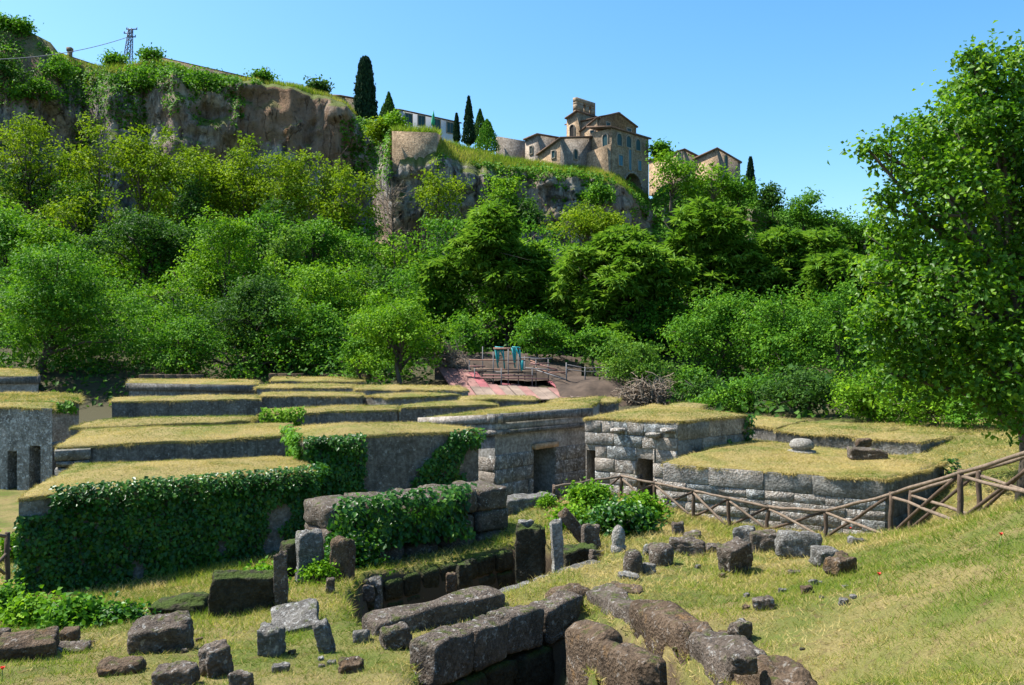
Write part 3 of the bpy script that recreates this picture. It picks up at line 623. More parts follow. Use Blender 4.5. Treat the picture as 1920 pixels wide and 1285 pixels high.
def cliff_mat():
    m, nt, b = nodes('tuff_cliff'); L = nt.links; v = mapped(nt); vs = mapped(nt, (0.6, 0.6, 0.09))
    at = N(nt, 'ShaderNodeAttribute', attribute_name='tint')
    ns = noise(nt, vs, 1.0, 8, 0.7, 0.3); n2 = noise(nt, v, 0.9, 8, 0.7); n3 = noise(nt, v, 0.16, 4, 0.6)
    grey = ramp(nt, ns, [(0.36, (0.035, 0.035, 0.035)), (0.46, (0.15, 0.145, 0.138)), (0.55, (0.30, 0.285, 0.255)), (0.68, (0.45, 0.41, 0.33))])
    brown = ramp(nt, n2, [(0.32, (0.10, 0.06, 0.035)), (0.5, (0.22, 0.13, 0.075)), (0.68, (0.34, 0.225, 0.14))])
    warm = mixc(nt, step_ramp(nt, n3, 0.45, 0.6), grey, mixc(nt, 0.5, grey, (0.36, 0.25, 0.15)))
    c = mixc(nt, at.outputs['Fac'], warm, brown)
    c = mixc(nt, step_ramp(nt, n2, 0.62, 0.5), mixc(nt, 1.0, c, (0.5, 0.48, 0.46), 'MULTIPLY'), c)
    vc = mapped(nt, (0.34, 0.34, 0.13)); wob = N(nt, 'ShaderNodeVectorMath', operation='ADD'); nz_ = N(nt, 'ShaderNodeTexNoise'); nz_.inputs['Scale'].default_value = 1.4; nz_.inputs['Detail'].default_value = 5
    L.new(vc, nz_.inputs['Vector']); sc_ = N(nt, 'ShaderNodeVectorMath', operation='SCALE'); sc_.inputs['Scale'].default_value = 0.7; L.new(nz_.outputs['Color'], sc_.inputs[0]); L.new(vc, wob.inputs[0]); L.new(sc_.outputs[0], wob.inputs[1])
    vor = N(nt, 'ShaderNodeTexVoronoi', feature='DISTANCE_TO_EDGE'); vor.inputs['Scale'].default_value = 1.1; L.new(wob.outputs[0], vor.inputs['Vector'])
    crk = step_ramp(nt, vor.outputs['Distance'], 0.0, 0.035); cm = N(nt, 'ShaderNodeMath', operation='MAXIMUM'); L.new(crk, cm.inputs[0]); L.new(step_ramp(nt, noise(nt, v, 0.22, 4, 0.6), 0.42, 0.58), cm.inputs[1]); crack = cm.outputs[0]
    c = mixc(nt, crack, mixc(nt, 1.0, c, (0.4, 0.38, 0.36), 'MULTIPLY'), c)
    g = N(nt, 'ShaderNodeNewGeometry'); sn = N(nt, 'ShaderNodeSeparateXYZ'); L.new(g.outputs['Normal'], sn.inputs[0])
    c = mixc(nt, step_ramp(nt, sn.outputs[2], 0.45, 0.75), c, (0.11, 0.13, 0.035))
    L.new(c, b.inputs['Base Color']); b.inputs['Roughness'].default_value = 0.95; b.inputs['Specular IOR Level'].default_value = 0.1
    bp = N(nt, 'ShaderNodeBump'); bp.inputs['Strength'].default_value = 0.8; bp.inputs['Distance'].default_value = 0.5
    hm = N(nt, 'ShaderNodeMath', operation='MULTIPLY_ADD'); L.new(crack, hm.inputs[0]); hm.inputs[1].default_value = 0.5; L.new(noise(nt, v, 1.6, 8, 0.75), hm.inputs[2]); L.new(hm.outputs[0], bp.inputs['Height']); L.new(bp.outputs[0], b.inputs['Normal'])
    return m
o = obj('cliff', np.stack([X, Y, Zc], -1).reshape(-1, 3), [Qc], cliff_mat(), smooth=True, tint=Tn.ravel(), kind='structure')
tag(o, 'grey and brown tuff cliff with a plateau on top', 'cliff')

def cliff_at(px, s):
    """world point on the cliff sheet: px column, s = row number (float)"""
    j = np.clip((np.asarray(px)+260)/5.0, 0, nxc-1.001); i = np.clip(np.asarray(s), 0, nyc-1.001)
    j0 = j.astype(int); i0 = i.astype(int); fj = j-j0; fi = i-i0; out = []
    for A in (X, Y, Zc):
        out.append((A[i0, j0]*(1-fj)+A[i0, j0+1]*fj)*(1-fi)+(A[i0+1, j0]*(1-fj)+A[i0+1, j0+1]*fj)*fi)
    return np.stack(out, -1)
def py_of(p): return CY-(p[..., 2]-CZ)*F/p[..., 1]

# vegetation on the cliff: bushes on the shoulder, ivy hanging over the rock, tall grass along the edge
rng = np.random.default_rng(12); n = 120000
px = rng.uniform(-200, 1900, n); s = rng.uniform(8, nr1+nr2-2, n); p = cliff_at(px, s); py = py_of(p); x0 = p[:, 0]
up = s > nr1-1; nz = fbm(np.stack([x0*0.14, p[:, 1]*0.14, p[:, 2]*0.2], -1), 51, 4); nz2 = fbm(np.stack([x0*0.5, p[:, 1]*0.5, p[:, 2]*0.5], -1), 53, 3)
fr = (s-(nr1-1))/(nr2-1)
m = np.zeros(n)
m = np.where(up & (px < 450), 0.85-0.9*sstep(0.6, 0.95, fr), m)
m = np.where(up & (px < 115), np.where(px < 45, 0.9, 0.35), m)
m = np.where(up & (px >= 450) & (px < 690), 0.25-0.5*fr, m)
m = np.where(up & (px > 820) & (px < 1215), 0.45-1.1*sstep(0.1, 0.35, fr), m)
m = np.where(up & (px >= 1225), 0.95, m)
hang = (nr1-1-s)
m = np.where(~up, -0.18-0.012*hang, m)
m = np.where(~up & (px < 460) & (hang < 10+12*nz2), 0.5, m)
m = np.where(~up & (px < 40), 0.1, m)
m = np.where(~up & (px > 118) & (px < 150), 0.45, m)
m = np.where((px > 640) & (px < 735) & (py > 225) & (py < 340), 0.75, m)
m = np.where(~up & (px > 820) & (px < 1215) & (hang < 10+14*(nz2+0.3)), 0.22, m)
m = np.where(~up & (px >= 1225) & (hang < 40), 0.8, m)
m = np.where((px > 1180) & (px < 1215) & (py > 325), 0.2, m)
keep = (nz*0.9+0.3*nz2+m) > 0.36
p, nz2, up = p[keep], nz2[keep], up[keep]; k = len(p)
off = np.abs(rng.normal(size=k))[:, None]*np.where(up, 0.9, 0.45)[:, None]*(0.6+nz2[:, None])
pp = p+off*np.array([-0.25, -0.75, 0.55]); nn = unit(rng.normal(size=(k, 3))*0.5+np.array([-0.3, -0.7, 0.8]))
V, T = leaves(pp, nn, 0.5*rng.uniform(0.6, 1.4, k), 0.4, rng, 0.3)
o = obj('cliff_vegetation', V, [T], L_MID, tint=np.repeat(np.clip(0.4+0.5*nz2+rng.normal(0, 0.2, k), 0, 1), 4), kind='stuff')
tag(o, 'ivy and bushes hanging over the cliff edge', 'vegetation')
n = 90000; px = rng.uniform(-200, 1900, n); s = nr1-1+(nr2-1)*rng.uniform(0.1, 1.35, n); p = cliff_at(px, s); fr = (s-(nr1-1))/(nr2-1)
nz = fbm(np.stack([p[:, 0]*0.2, p[:, 1]*0.2, 0*px], -1), 57, 3)
keep = ((px > 110) & (px < 700) & (fr > 0.55+0.25*nz)) | ((px > 818) & (px < 1215) & (fr > 0.02+0.2*nz)) | ((px > 730) & (px < 818) & (fr > 0.6))
p, nz = p[keep], nz[keep]; k = len(p)
V, T = blades(p-np.array([0, 0, 0.1]), rand_dir(k, 45, 88, rng), rng.uniform(0.45, 1.15, k), 0.11, rng)
o = obj('cliff_grass', V, [T], L_GRASS, tint=np.repeat(np.clip(0.5+0.6*nz+rng.normal(0, 0.2, k), 0, 1), 3), kind='stuff')
tag(o, 'tall sunlit grass growing along the cliff edge', 'grass')

# ------------------------------------------------------------------ buildings on the cliff
def prism(pts_bottom, pts_top):
    """solid from two rings of the same length (bottom and top)"""
    n = len(pts_bottom); mb = MB(); V = np.concatenate([pts_bottom, pts_top, [np.mean(pts_top, 0)]])
    Q = [[k, (k+1) % n, n+(k+1) % n, n+k] for k in range(n)]; T = [[n+k, n+(k+1) % n, 2*n] for k in range(n)]
    mb.add(V, Q, T); return mb
class House:
    """a building laid out in its own axes: U runs along the shaded front, V back along the lit side"""
    def __init__(s, name, label, O, beta, group=None, base=None):
        s.O = np.array(O, float); s.U = np.array([math.cos(beta), math.sin(beta), 0]); s.V = np.array([-math.sin(beta), math.cos(beta), 0])
        s.root = empty(name, (O[0], O[1], base), label, 'building', group); s.base = base
    def at(s, u, v, z): q = s.O+u*s.U+v*s.V; return np.array([q[0], q[1], z])
    def u_of(s, px, v):
        r = (px-CX)/F; q = s.O+v*s.V; return (r*q[1]-q[0])/(s.U[0]-r*s.U[1])
    def v_of(s, px, u):
        r = (px-CX)/F; q = s.O+u*s.U; return (r*q[1]-q[0])/(s.V[0]-r*s.V[1])
    def z_of(s, u, v, py): q = s.O+u*s.U+v*s.V; return CZ-(py-CY)/F*q[1]
    def block(s, name, u0, u1, v0, v1, ztop, mat, base=None, parent=None):
        """ztop: one number or heights at (u0,v0),(u1,v0),(u1,v1),(u0,v1)"""
        zt = ztop if hasattr(ztop, '__len__') else [ztop]*4; b = s.base if base is None else base
        c = [(u0, v0), (u1, v0), (u1, v1), (u0, v1)]
        return mbobj(name, prism([s.at(u, v, b) for u, v in c], [s.at(u, v, z) for (u, v), z in zip(c, zt)]), mat, parent or s.root)
    def roof(s, quad, th=0.3, over=0.35, name='roof'):
        """tiled slab over four (u,v,z) corners"""
        q = np.array([s.at(*c) for c in quad]); m = q.mean(0); d = q-m; d[:, 2] = 0; d = unit(d)*over*1.3
        lo = q+d+np.array([0, 0, 0.02]); hi = lo+np.array([0, 0, th]); mb = MB(); mb.hexa(np.concatenate([lo, hi]))
        o = mbobj(name, mb, M_ROOF, s.root); return o
    def window(s, face, c, zc, w, h, fixed=0.0, arch=False, pane=None, frame=None, depth=0.14):
        """face 'u': on the plane v=fixed, centred at u=c; face 'v': on the plane u=fixed, centred at v=c"""
        A = (lambda a, o_, z: s.at(c+a, fixed-o_, z)) if face == 'u' else (lambda a, o_, z: s.at(fixed-o_, c-a, z))
        def outline(w_, h_, n=8):
            if not arch: return [(-w_/2, -h_/2), (w_/2, -h_/2), (w_/2, h_/2), (-w_/2, h_/2)]
            r = w_/2; pts = [(-r, -h_/2), (r, -h_/2)]
            return pts+[(r*math.cos(t), h_/2-r+r*math.sin(t)) for t in np.linspace(0, math.pi, n)]
        o_in = outline(w, h); t = 0.16; o_out = [(a*(w+2*t)/w, b*(h+2*t)/h) for a, b in o_in]; n = len(o_in); mb = MB()
        V = [A(a, depth, zc+b) for a, b in o_out]+[A(a, depth, zc+b) for a, b in o_in]+[A(a, -0.02, zc+b) for a, b in o_out]+[A(a, 0.02, zc+b) for a, b in o_in]
        Q = []
        for k in range(n):
            j = (k+1) % n; Q += [[k, j, n+j, n+k], [k, 2*n+k, 2*n+j, j], [n+k, n+j, 3*n+j, 3*n+k]]
        mb.add(V, Q); w_o = mbobj('window', mb, frame or M_TRIM, s.root)
        mb = MB(); V = [A(a, 0.03, zc+b) for a, b in o_in]+[A(0, 0.03, zc)]; mb.add(V, [], [[k, (k+1) % n, n] for k in range(n)])
        mbobj('pane', mb, pane or M_PANE, w_o)
        if h > 1.2 and not arch:
            mb = MB(); 
            for a in ((-0.03, 0.03),):
                mb.hexa([A(a[0], 0.06, zc-h/2), A(a[1], 0.06, zc-h/2), A(a[1], 0.031, zc-h/2), A(a[0], 0.031, zc-h/2), A(a[0], 0.06, zc+h/2), A(a[1], 0.06, zc+h/2), A(a[1], 0.031, zc+h/2), A(a[0], 0.031, zc+h/2)])
            mbobj('mullion', mb, M_TRIM, w_o)
        return w_o

O = P(1147, 241, 150); zF = O[2]; base_z = CZ+(CY-400)/F*150
H = House('church', 'tall tufa church with bell gable and arched base on the cliff edge', (O[0], O[1], 0), math.radians(46), base=base_z)
# front block with the big arch at its foot
uR = H.u_of(1216, 0); zl = CZ+(CY-322)/F*150
uA0, uA1 = H.u_of(1169, 0), H.u_of(1203, 0); zs_, za = H.z_of((uA0+uA1)/2, 0, 358), H.z_of((uA0+uA1)/2, 0, 326)
mb = MB(); n = 14; th = np.linspace(math.pi, 0, n); um, ur = (uA0+uA1)/2, (uA1-uA0)/2
arc = [(um+ur*math.cos(t), zs_+(za-zs_)*math.sin(t)) for t in th]
ring = [(0, base_z), (uA0, base_z)]+arc+[(uA1, base_z), (uR, base_z), (uR, zF), (0, zF)]
def strips(H, v):      # facade polygon with the arch cut out, as vertical strips
    V = []; Qs = []
    def quad(a, b, c, d): k = len(V); V.extend([H.at(a[0], v, a[1]), H.at(b[0], v, b[1]), H.at(c[0], v, c[1]), H.at(d[0], v, d[1])]); Qs.append([k, k+1, k+2, k+3])
    quad((0, base_z), (uA0, base_z), (uA0, zF), (0, zF)); quad((uA1, base_z), (uR, base_z), (uR, zF), (uA1, zF))
    for (a, b) in zip(arc[:-1], arc[1:]): quad(a, b, (b[0], zF), (a[0], zF))
    return V, Qs
V, Qs = strips(H, 0.0); mb.add(V, Qs)
bv = 5.0
c4 = [(0, 0), (uR, 0), (uR, bv), (0, bv)]
for (a, b) in ((1, 2), (2, 3), (3, 0)):
    mb.add([H.at(*c4[a], base_z), H.at(*c4[b], base_z), H.at(*c4[b], zF), H.at(*c4[a], zF)], [[0, 1, 2, 3]])
mb.add([H.at(*c, zF) for c in c4], [[0, 1, 2, 3]])
mbobj('front_wall', mb, M_HOUSE_BROWN, H.root)
mb = MB()                                            # vault behind the arch
for (a, b) in zip(arc[:-1], arc[1:]): mb.add([H.at(a[0], 0, a[1]), H.at(b[0], 0, b[1]), H.at(b[0], 4, b[1]), H.at(a[0], 4, a[1])], [[0, 1, 2, 3]])
mb.add([H.at(uA0, 4, base_z), H.at(uA1, 4, base_z), H.at(uA1, 4, za), H.at(uA0, 4, za)], [[0, 1, 2, 3]])
for q in (uA0, uA1): mb.add([H.at(q, 0, base_z), H.at(q, 4, base_z), H.at(q, 4, zs_), H.at(q, 0, zs_)], [[0, 1, 2, 3]])
mbobj('vault', mb, M_HOUSE_GREY, H.root)
mb = MB()                                            # stone ring of the arch, proud of the wall
for (a, b) in zip(arc[:-1], arc[1:]):
    f = lambda q, k: (um+(q[0]-um)*k, zs_+(q[1]-zs_)*k)
    a2, b2 = f(a, 1.12), f(b, 1.12)
    mb.hexa([H.at(a[0], 0.05, a[1]), H.at(b[0], 0.05, b[1]), H.at(b[0], -0.15, b[1]), H.at(a[0], -0.15, a[1]), H.at(a2[0], 0.05, a2[1]), H.at(b2[0], 0.05, b2[1]), H.at(b2[0], -0.15, b2[1]), H.at(a2[0], -0.15, a2[1])])
mbobj('arch_ring', mb, M_HOUSE_GREY, H.root)
H.roof([(0, 0, zF), (uR, 0, zF), (uR, bv, zF+0.9), (0, bv, zF+0.9)], 0.3, 0.5)
for px, py, w, h in ((1161, 262, 2.0, 3.4), (1178.5, 266, 2.0, 3.3), (1196, 272, 2.0, 3.3)):
    u = H.u_of(px, 0); H.window('u', u, H.z_of(u, 0, py), w*0.72, h*0.62, 0, arch=True)
for px, py, w, h, pn in ((1163.5, 301, 1.2, 2.3, M_BLUE), (1181, 300, 0.8, 4.6, M_BLUE), (1199, 311, 1.0, 2.2, M_BLUE)):
    u = H.u_of(px, 0); H.window('u', u, H.z_of(u, 0, py), w, h*0.8, 0, pane=pn)
v = H.v_of(1135, 0); H.window('v', v, H.z_of(0, v, 264), 1.1, 2.2, 0, arch=True)
# gable block behind
ul, ur_ = H.u_of(1125, bv), H.u_of(1193, bv); ua = H.u_of(1159.5, bv)
zL, zA, zR = H.z_of(ul, bv, 221), H.z_of(ua, bv, 213.5), H.z_of(ur_, bv, 240)
zE = min(zL, zR); vb = 13.0
ring = [(ul, zE), (ua, zA), (ur_, zE)]
mb = MB(); V = []
for v_ in (bv, vb): V += [H.at(ul, v_, base_z), H.at(ur_, v_, base_z), H.at(ur_, v_, zR), H.at(ua, v_, zA), H.at(ul, v_, zL)]
mb.add(V, [[0, 5, 9, 4], [1, 2, 7, 6], [2, 3, 8, 7], [3, 4, 9, 8]], [[0, 1, 2], [0, 2, 3], [0, 3, 4], [5, 7, 6], [5, 8, 7], [5, 9, 8]])
mbobj('gable_wall', mb, M_HOUSE_BROWN, H.root)
H.roof([(ul, bv, zL), (ua, bv, zA), (ua, vb, zA), (ul, vb, zL)], 0.25, 0.3); H.roof([(ua, bv, zA), (ur_, bv, zR), (ur_, vb, zR), (ua, vb, zA)], 0.25, 0.3)
u = H.u_of(1140, bv); H.window('u', u, H.z_of(u, bv, 236), 1.1, 1.1, bv)
u = H.u_of(1179, bv); H.window('u', u, H.z_of(u, bv, 244), 1.3, 0.5, bv)
# side wing with sloping eave, its sunlit tone put into the colour
vs = H.v_of(1083, ul)
zq = H.z_of(ul, vs, 256)
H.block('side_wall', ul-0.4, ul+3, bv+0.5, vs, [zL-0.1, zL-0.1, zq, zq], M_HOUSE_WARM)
H.roof([(ul-0.4, bv+0.5, zL-0.1), (ul+3, bv+0.5, zL-0.1), (ul+3, vs, zq), (ul-0.4, vs, zq)], 0.25, 0.3)
v = H.v_of(1111, ul-0.4); H.window('v', v, H.z_of(ul, v, 252), 0.9, 1.2, ul-0.4)
# buttress at the corner
zb0, zb1 = H.z_of(0, 0, 275), H.z_of(0, 8, 300)
H.block('buttress', -1.4, 0.02, 0.1, 8, [zb0, zb0+0.6, zb1+0.6, zb1], M_HOUSE_WARM)  # warm tone stands for sun on its left face
# tower and bell gable
vt = 9.5; ut0, ut1 = H.u_of(1082, vt), H.u_of(1117, vt); vt1 = H.v_of(1062.5, ut0); zt0 = H.z_of(ut0, vt, 210); zt1 = H.z_of(ut0, vt1, 224)
tw = H.block('tower', ut0, ut1, vt, vt1, [zt0, zt0, zt1, zt1], M_HOUSE_WARM)
H.roof([(ut0, vt, zt0), (ut1, vt, zt0), (ut1, vt1, zt1), (ut0, vt1, zt1)], 0.25, 0.35)
v = H.v_of(1073, ut0); H.window('v', v, H.z_of(ut0, v, 246), 1.0, 2.2, ut0, arch=True, pane=M_DARK)
u = H.u_of(1100, vt); H.window('u', u, H.z_of(u, vt, 237), 0.9, 1.2, vt, arch=True, pane=M_DARK)
ztop = H.z_of(ut0, vt, 182); zsill = H.z_of(ut0, vt, 208); um_ = (ut0+ut1)/2; wdt = ut1-ut0; mb = MB()
def bar(u0, u1, z0, z1): mb.hexa([H.at(u0, vt+0.1, z0), H.at(u1, vt+0.1, z0), H.at(u1, vt+1.0, z0), H.at(u0, vt+1.0, z0), H.at(u0, vt+0.1, z1), H.at(u1, vt+0.1, z1), H.at(u1, vt+1.0, z1), H.at(u0, vt+1.0, z1)])
hh = ztop-zsill; op = [(0.36, 0.50), (0.66, 0.80)]; zo = zsill+hh*0.52; zi = zsill+hh*0.08
bar(ut0, ut1, zt0, zi); xs_ = [0, op[0][0], op[0][1], op[1][0], op[1][1], 1]
for k in (0, 2, 4): bar(ut0+wdt*xs_[k], ut0+wdt*xs_[k+1], zi+0.002, zo)
for (a, b) in op:                                    # round heads of the bell openings
    ar = [(ut0+wdt*((a+b)/2+(b-a)/2*math.cos(t)), zo+(b-a)*wdt/2*math.sin(t)) for t in np.linspace(math.pi, 0, 8)]
    zc_ = zo+(b-a)*wdt/2+0.02
    for (p0, p1) in zip(ar[:-1], ar[1:]):
        mb.hexa([H.at(p0[0], vt+0.1, p0[1]), H.at(p1[0], vt+0.1, p1[1]), H.at(p1[0], vt+1, p1[1]), H.at(p0[0], vt+1, p0[1]), H.at(p0[0], vt+0.1, zc_), H.at(p1[0], vt+0.1, zc_), H.at(p1[0], vt+1, zc_), H.at(p0[0], vt+1, zc_)])
for k in (0, 2, 4): bar(ut0+wdt*xs_[k], ut0+wdt*xs_[k+1], zo+0.002, zc_)
bar(ut0, ut1, zc_+0.002, ztop)
mbobj('bell_gable', mb, M_HOUSE_BROWN, H.root)

def small_house(name, label, px0, px1, px2, y0, y1, y2, ybase, d, beta, wmat, lit_mat, roof=True, wins=(), group='houses beside the church'):
    """corner at px1; lit side, given its own sunlit tone, runs left to px0, front runs right to px2; y* are the wall-top rows"""
    o_ = P(px1, y1, d); h = House(name, label, (o_[0], o_[1], 0), math.radians(beta), group, base=CZ+(CY-ybase)/F*d-3)
    vv = h.v_of(px0, 0); uu = h.u_of(px2, 0); z1, z0, z2 = o_[2], h.z_of(0, vv, y0), h.z_of(uu, 0, y2)
    h.block('wall', 0, uu, 0, vv, [z1, z2, z2+z0-z1, z0], wmat)
    h.block('side_wall', -0.05, 0.0, 0.0, vv, [z1-0.01, z1-0.01, z0-0.01, z0-0.01], lit_mat)  # thin skin laid on so the lit side shows a sunlit colour
    if roof: h.roof([(0, 0, z1), (uu, 0, z2), (uu, vv, z2+z0-z1), (0, vv, z0)], 0.3, 0.35)
    for f, px, py, w, hh_, ar in wins:
        if f == 'u': c = h.u_of(px, 0); h.window('u', c, h.z_of(c, 0, py), w, hh_, 0, ar)
        else: c = h.v_of(px, -0.05); h.window('v', c, h.z_of(0, c, py), w, hh_, -0.05, ar)
    return h
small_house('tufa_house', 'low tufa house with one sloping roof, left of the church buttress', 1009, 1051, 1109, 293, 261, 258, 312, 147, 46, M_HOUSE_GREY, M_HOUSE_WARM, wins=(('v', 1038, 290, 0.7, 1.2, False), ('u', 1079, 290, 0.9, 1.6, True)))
small_house('tufa_house', 'narrow tufa house behind the low sloping one near the church', 985, 1008, 1046, 264, 254, 260, 300, 153, 46, M_HOUSE_GREY, M_HOUSE_GREY, wins=(('v', 996, 282, 0.6, 1.3, False),))
small_house('garden_wall', 'stained grey tufa wall left of the small church houses', 930, 934, 986, 257, 256, 265, 296, 158, 20, M_HOUSE_GREY, M_HOUSE_GREY, roof=False)
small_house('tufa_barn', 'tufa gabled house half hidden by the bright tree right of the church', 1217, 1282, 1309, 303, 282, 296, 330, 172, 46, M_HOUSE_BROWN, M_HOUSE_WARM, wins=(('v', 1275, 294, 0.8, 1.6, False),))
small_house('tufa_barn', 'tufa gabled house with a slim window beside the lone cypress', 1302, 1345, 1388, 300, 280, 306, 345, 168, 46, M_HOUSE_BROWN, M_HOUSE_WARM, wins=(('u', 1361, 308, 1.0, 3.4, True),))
small_house('long_house', 'long white rendered house with dark eaves behind the cypresses', 735, 752, 862, 207, 208, 232, 275, 175, 38, M_HOUSE_WHITE, M_HOUSE_WHITE, wins=(('u', 766, 223, 1.6, 2.0, False), ('u', 790, 227, 1.6, 2.0, False), ('u', 819, 234, 1.6, 2.2, False), ('u', 844, 240, 1.7, 2.2, False)), group='houses on the cliff top')
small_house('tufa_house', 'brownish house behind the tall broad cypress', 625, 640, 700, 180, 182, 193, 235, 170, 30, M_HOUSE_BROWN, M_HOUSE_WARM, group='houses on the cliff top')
# tufa buttress block standing out of the cliff edge
p0 = [P(735, 246, 128), P(818, 249, 131), P(828, 255, 140), P(742, 250, 140)]
bt = np.array(p0); lo = bt.copy(); lo[:, 2] = CZ+(CY-330)/F*128
mb = prism(lo, bt); bo = mbobj('tufa_buttress', mb, M_HOUSE_WARM, loc=lo.mean(0)); tag(bo, 'square brown tufa buttress with grass on top at the cliff edge', 'buttress')
n = 1500; w_ = rng.uniform(0, 1, (n, 2)); pt = (bt[0]*(1-w_[:, :1])+bt[1]*w_[:, :1])*(1-w_[:, 1:])+(bt[3]*(1-w_[:, :1])+bt[2]*w_[:, :1])*w_[:, 1:]
V, T = blades(pt-np.array([0, 0, 0.05]), rand_dir(n, 30, 88, rng), rng.uniform(0.5, 1.6, n), 0.16, rng)
obj('grass_top', V, [T], L_GRASS, bo, tint=np.repeat(rng.uniform(0, 0.7, n), 3), kind='stuff')
# boundary walls on the skyline
def skyline_wall(label, a, b, h_, d0, d1, th=0.4):
    A, B = P(a[0], a[1], d0), P(b[0], b[1], d1); t = unit(B-A); nrm = np.array([-t[1], t[0], 0]); nrm /= np.linalg.norm(nrm); mb = MB()
    lo0, lo1 = A-np.array([0, 0, h_]), B-np.array([0, 0, h_])
    mb.hexa([lo0, lo1, lo1+nrm*th, lo0+nrm*th, A, B, B+nrm*th, A+nrm*th]); w_ = mbobj('boundary_wall', mb, M_HOUSE_BROWN, loc=lo0)
    mb = MB(); e = nrm*0.1; u3 = np.array([0, 0, 0.16]); s3 = np.array([0, 0, 0.01]); mb.hexa([A-e+s3, B-e+s3, B+nrm*th+e+s3, A+nrm*th+e+s3, A-e+u3, B-e+u3, B+nrm*th+e+u3, A+nrm*th+e+u3]); mbobj('coping', mb, M_ROOF, w_)
    tag(w_, label, 'wall', 'boundary walls on the cliff top')
skyline_wall('long tufa boundary wall on the skyline right of the pylon', (290, 106), (470, 147), 3.0, 152, 156)
skyline_wall('low boundary wall on the skyline left of the pylon', (110, 100), (182, 124), 3.0, 152, 156)
c = P(132, 90, 151); b_ = P(131, 115, 151); mb = MB(); e = 0.42
def box(mb, c, sx, sy, sz): mb.hexa([c+np.array([a*sx/2, b*sy/2, z*sz]) for z in (0, 1) for a, b in ((-1, -1), (1, -1), (1, 1), (-1, 1))])
h_ = c[2]-b_[2]; box(mb, b_, 0.62, 0.62, h_*0.72); ch = mbobj('stone_pillar', mb, M_HOUSE_BROWN, loc=b_); tag(ch, 'short stone pillar with a wider cap on the skyline left of the pylon', 'pillar')
mb = MB(); box(mb, b_+np.array([0, 0, h_*0.72]), 0.85, 0.85, h_*0.28); mbobj('cap', mb, M_HOUSE_BROWN, ch)

# lattice pylon and its cable
pb, ptp = P(239, 124, 153), P(245, 54, 153); pr = empty('power_pylon', pb-np.array([0, 0, 0.4]), 'dark steel lattice pylon on the cliff top', 'pylon')
lv = np.linspace(0, 1, 9); wd = lambda s: 0.62*(1-s)+0.28*s
def pcorner(s, k): q = pb+(ptp-pb)*s; a = ((-1, -1), (1, -1), (1, 1), (-1, 1))[k % 4]; return q+np.array([a[0], a[1], 0])*wd(s)
for k in range(4):
    mb = MB(); mb.tube([pcorner(-0.06, k), pcorner(1, k)], 0.075, 4); mbobj('leg', mb, M_PYLON, pr)
for a, b in zip(lv[:-1], lv[1:]):
    for k in range(4):
        mb = MB(); mb.tube([pcorner(a, k), pcorner(b, k+1)], 0.045, 3); mb.tube([pcorner(a, k+1), pcorner(b, k)], 0.045, 3); mbobj('brace', mb, M_PYLON, pr)
for s, x0, x1 in ((0.985, -0.7, 1.1), (0.88, -1.1, 0.4), (0.78, -0.4, 0.95)):
    q = pb+(ptp-pb)*s; mb = MB(); mb.tube([q+np.array([x0, 0, 0]), q+np.array([x1, 0, 0])], 0.11, 4); mbobj('crossarm', mb, M_PYLON, pr)
    for xx in (x0, x1):
        mb = MB(); mb.tube([q+np.array([xx, 0, -0.1]), q+np.array([xx, 0, 0.35])], 0.09, 5); mbobj('insulator', mb, M_PYLON, pr)
A = P(239, 70, 152); B = P(-60, 112, 118); pts = [A+(B-A)*t+np.array([0, 0, -1.1*4*t*(1-t)]) for t in np.linspace(0, 1, 20)]
mb = MB(); mb.tube(pts, 0.055, 4, False); tag(mbobj('power_cable', mb, M_WIRE, loc=A), 'thin cable sagging from the pylon towards the left picture edge', 'cable')

# cypresses and trees on the plateau
def cypress(label, px, yt, yb, w, d, seed, mat=L_CYP, name='cypress', shape=0.55, nmul=1.0):
    rng = np.random.default_rng(seed); b = P(px, yb, d); h_ = (yb-yt)*d/F; r = w/2*d/F; root = empty(name, b-np.array([0, 0, 1.5]), label, 'tree', 'trees on the cliff top')
    n = int(2600*nmul*max(1, h_*r/10)); t = rng.uniform(0, 1, n)**0.9; a = rng.uniform(0, 6.283, n)
    prof = np.minimum(1, (t/0.12+0.25))*np.clip((1-t), 0, 1)**shape
    tuft = 1+0.16*vnoise(np.stack([np.cos(a)*3, np.sin(a)*3, t*9], -1), seed)+0.1*rng.normal(size=n)
    rr = r*prof*tuft*1.05*np.sqrt(rng.uniform(0.45, 1, n)); p = b+np.stack([np.cos(a)*rr, np.sin(a)*rr, t*h_+0*t], -1)
    out = np.stack([np.cos(a), np.sin(a), 0*a], -1); D = unit(out*0.35+np.array([0, 0, 1])+0.2*rng.normal(size=(n, 3))); nn = unit(np.cross(D, rng.normal(size=(n, 3))))
    V, T = leaves(p, unit(out*0.8+nn*0.6), h_*0.06*rng.uniform(0.6, 1.2, n), h_*0.02+0.12, rng, 0, U=D)
    obj('crown', V, [T], mat, root, tint=np.repeat(np.clip(rng.normal(0.45, 0.25, n), 0, 1), 4))
    mb = MB(); mb.tube([b-np.array([0, 0, 1.5]), b+np.array([0, 0, h_*0.8])], [max(0.12, r*0.14), 0.04], 6); mbobj('trunk', mb, M_BARK, root)
cypress('tall broad dark cypress rising above the tufa buttress', 685, 112, 235, 40, 152, 1, shape=0.33, nmul=1.6)
cypress('small slim cypress beside the white house', 856, 214, 268, 14, 158, 2, shape=0.5)
cypress('slim pointed cypress between the small slim one and the round tree', 879, 184, 274, 25, 156, 3, shape=0.7)
cypress('lone slim cypress right of the church houses', 1407, 297, 380, 21, 160, 4, shape=0.55)
cypress('blue-green conifer right of the tall broad cypress', 729, 176, 252, 50, 160, 5, mat=L_DRK, name='conifer', shape=0.9)
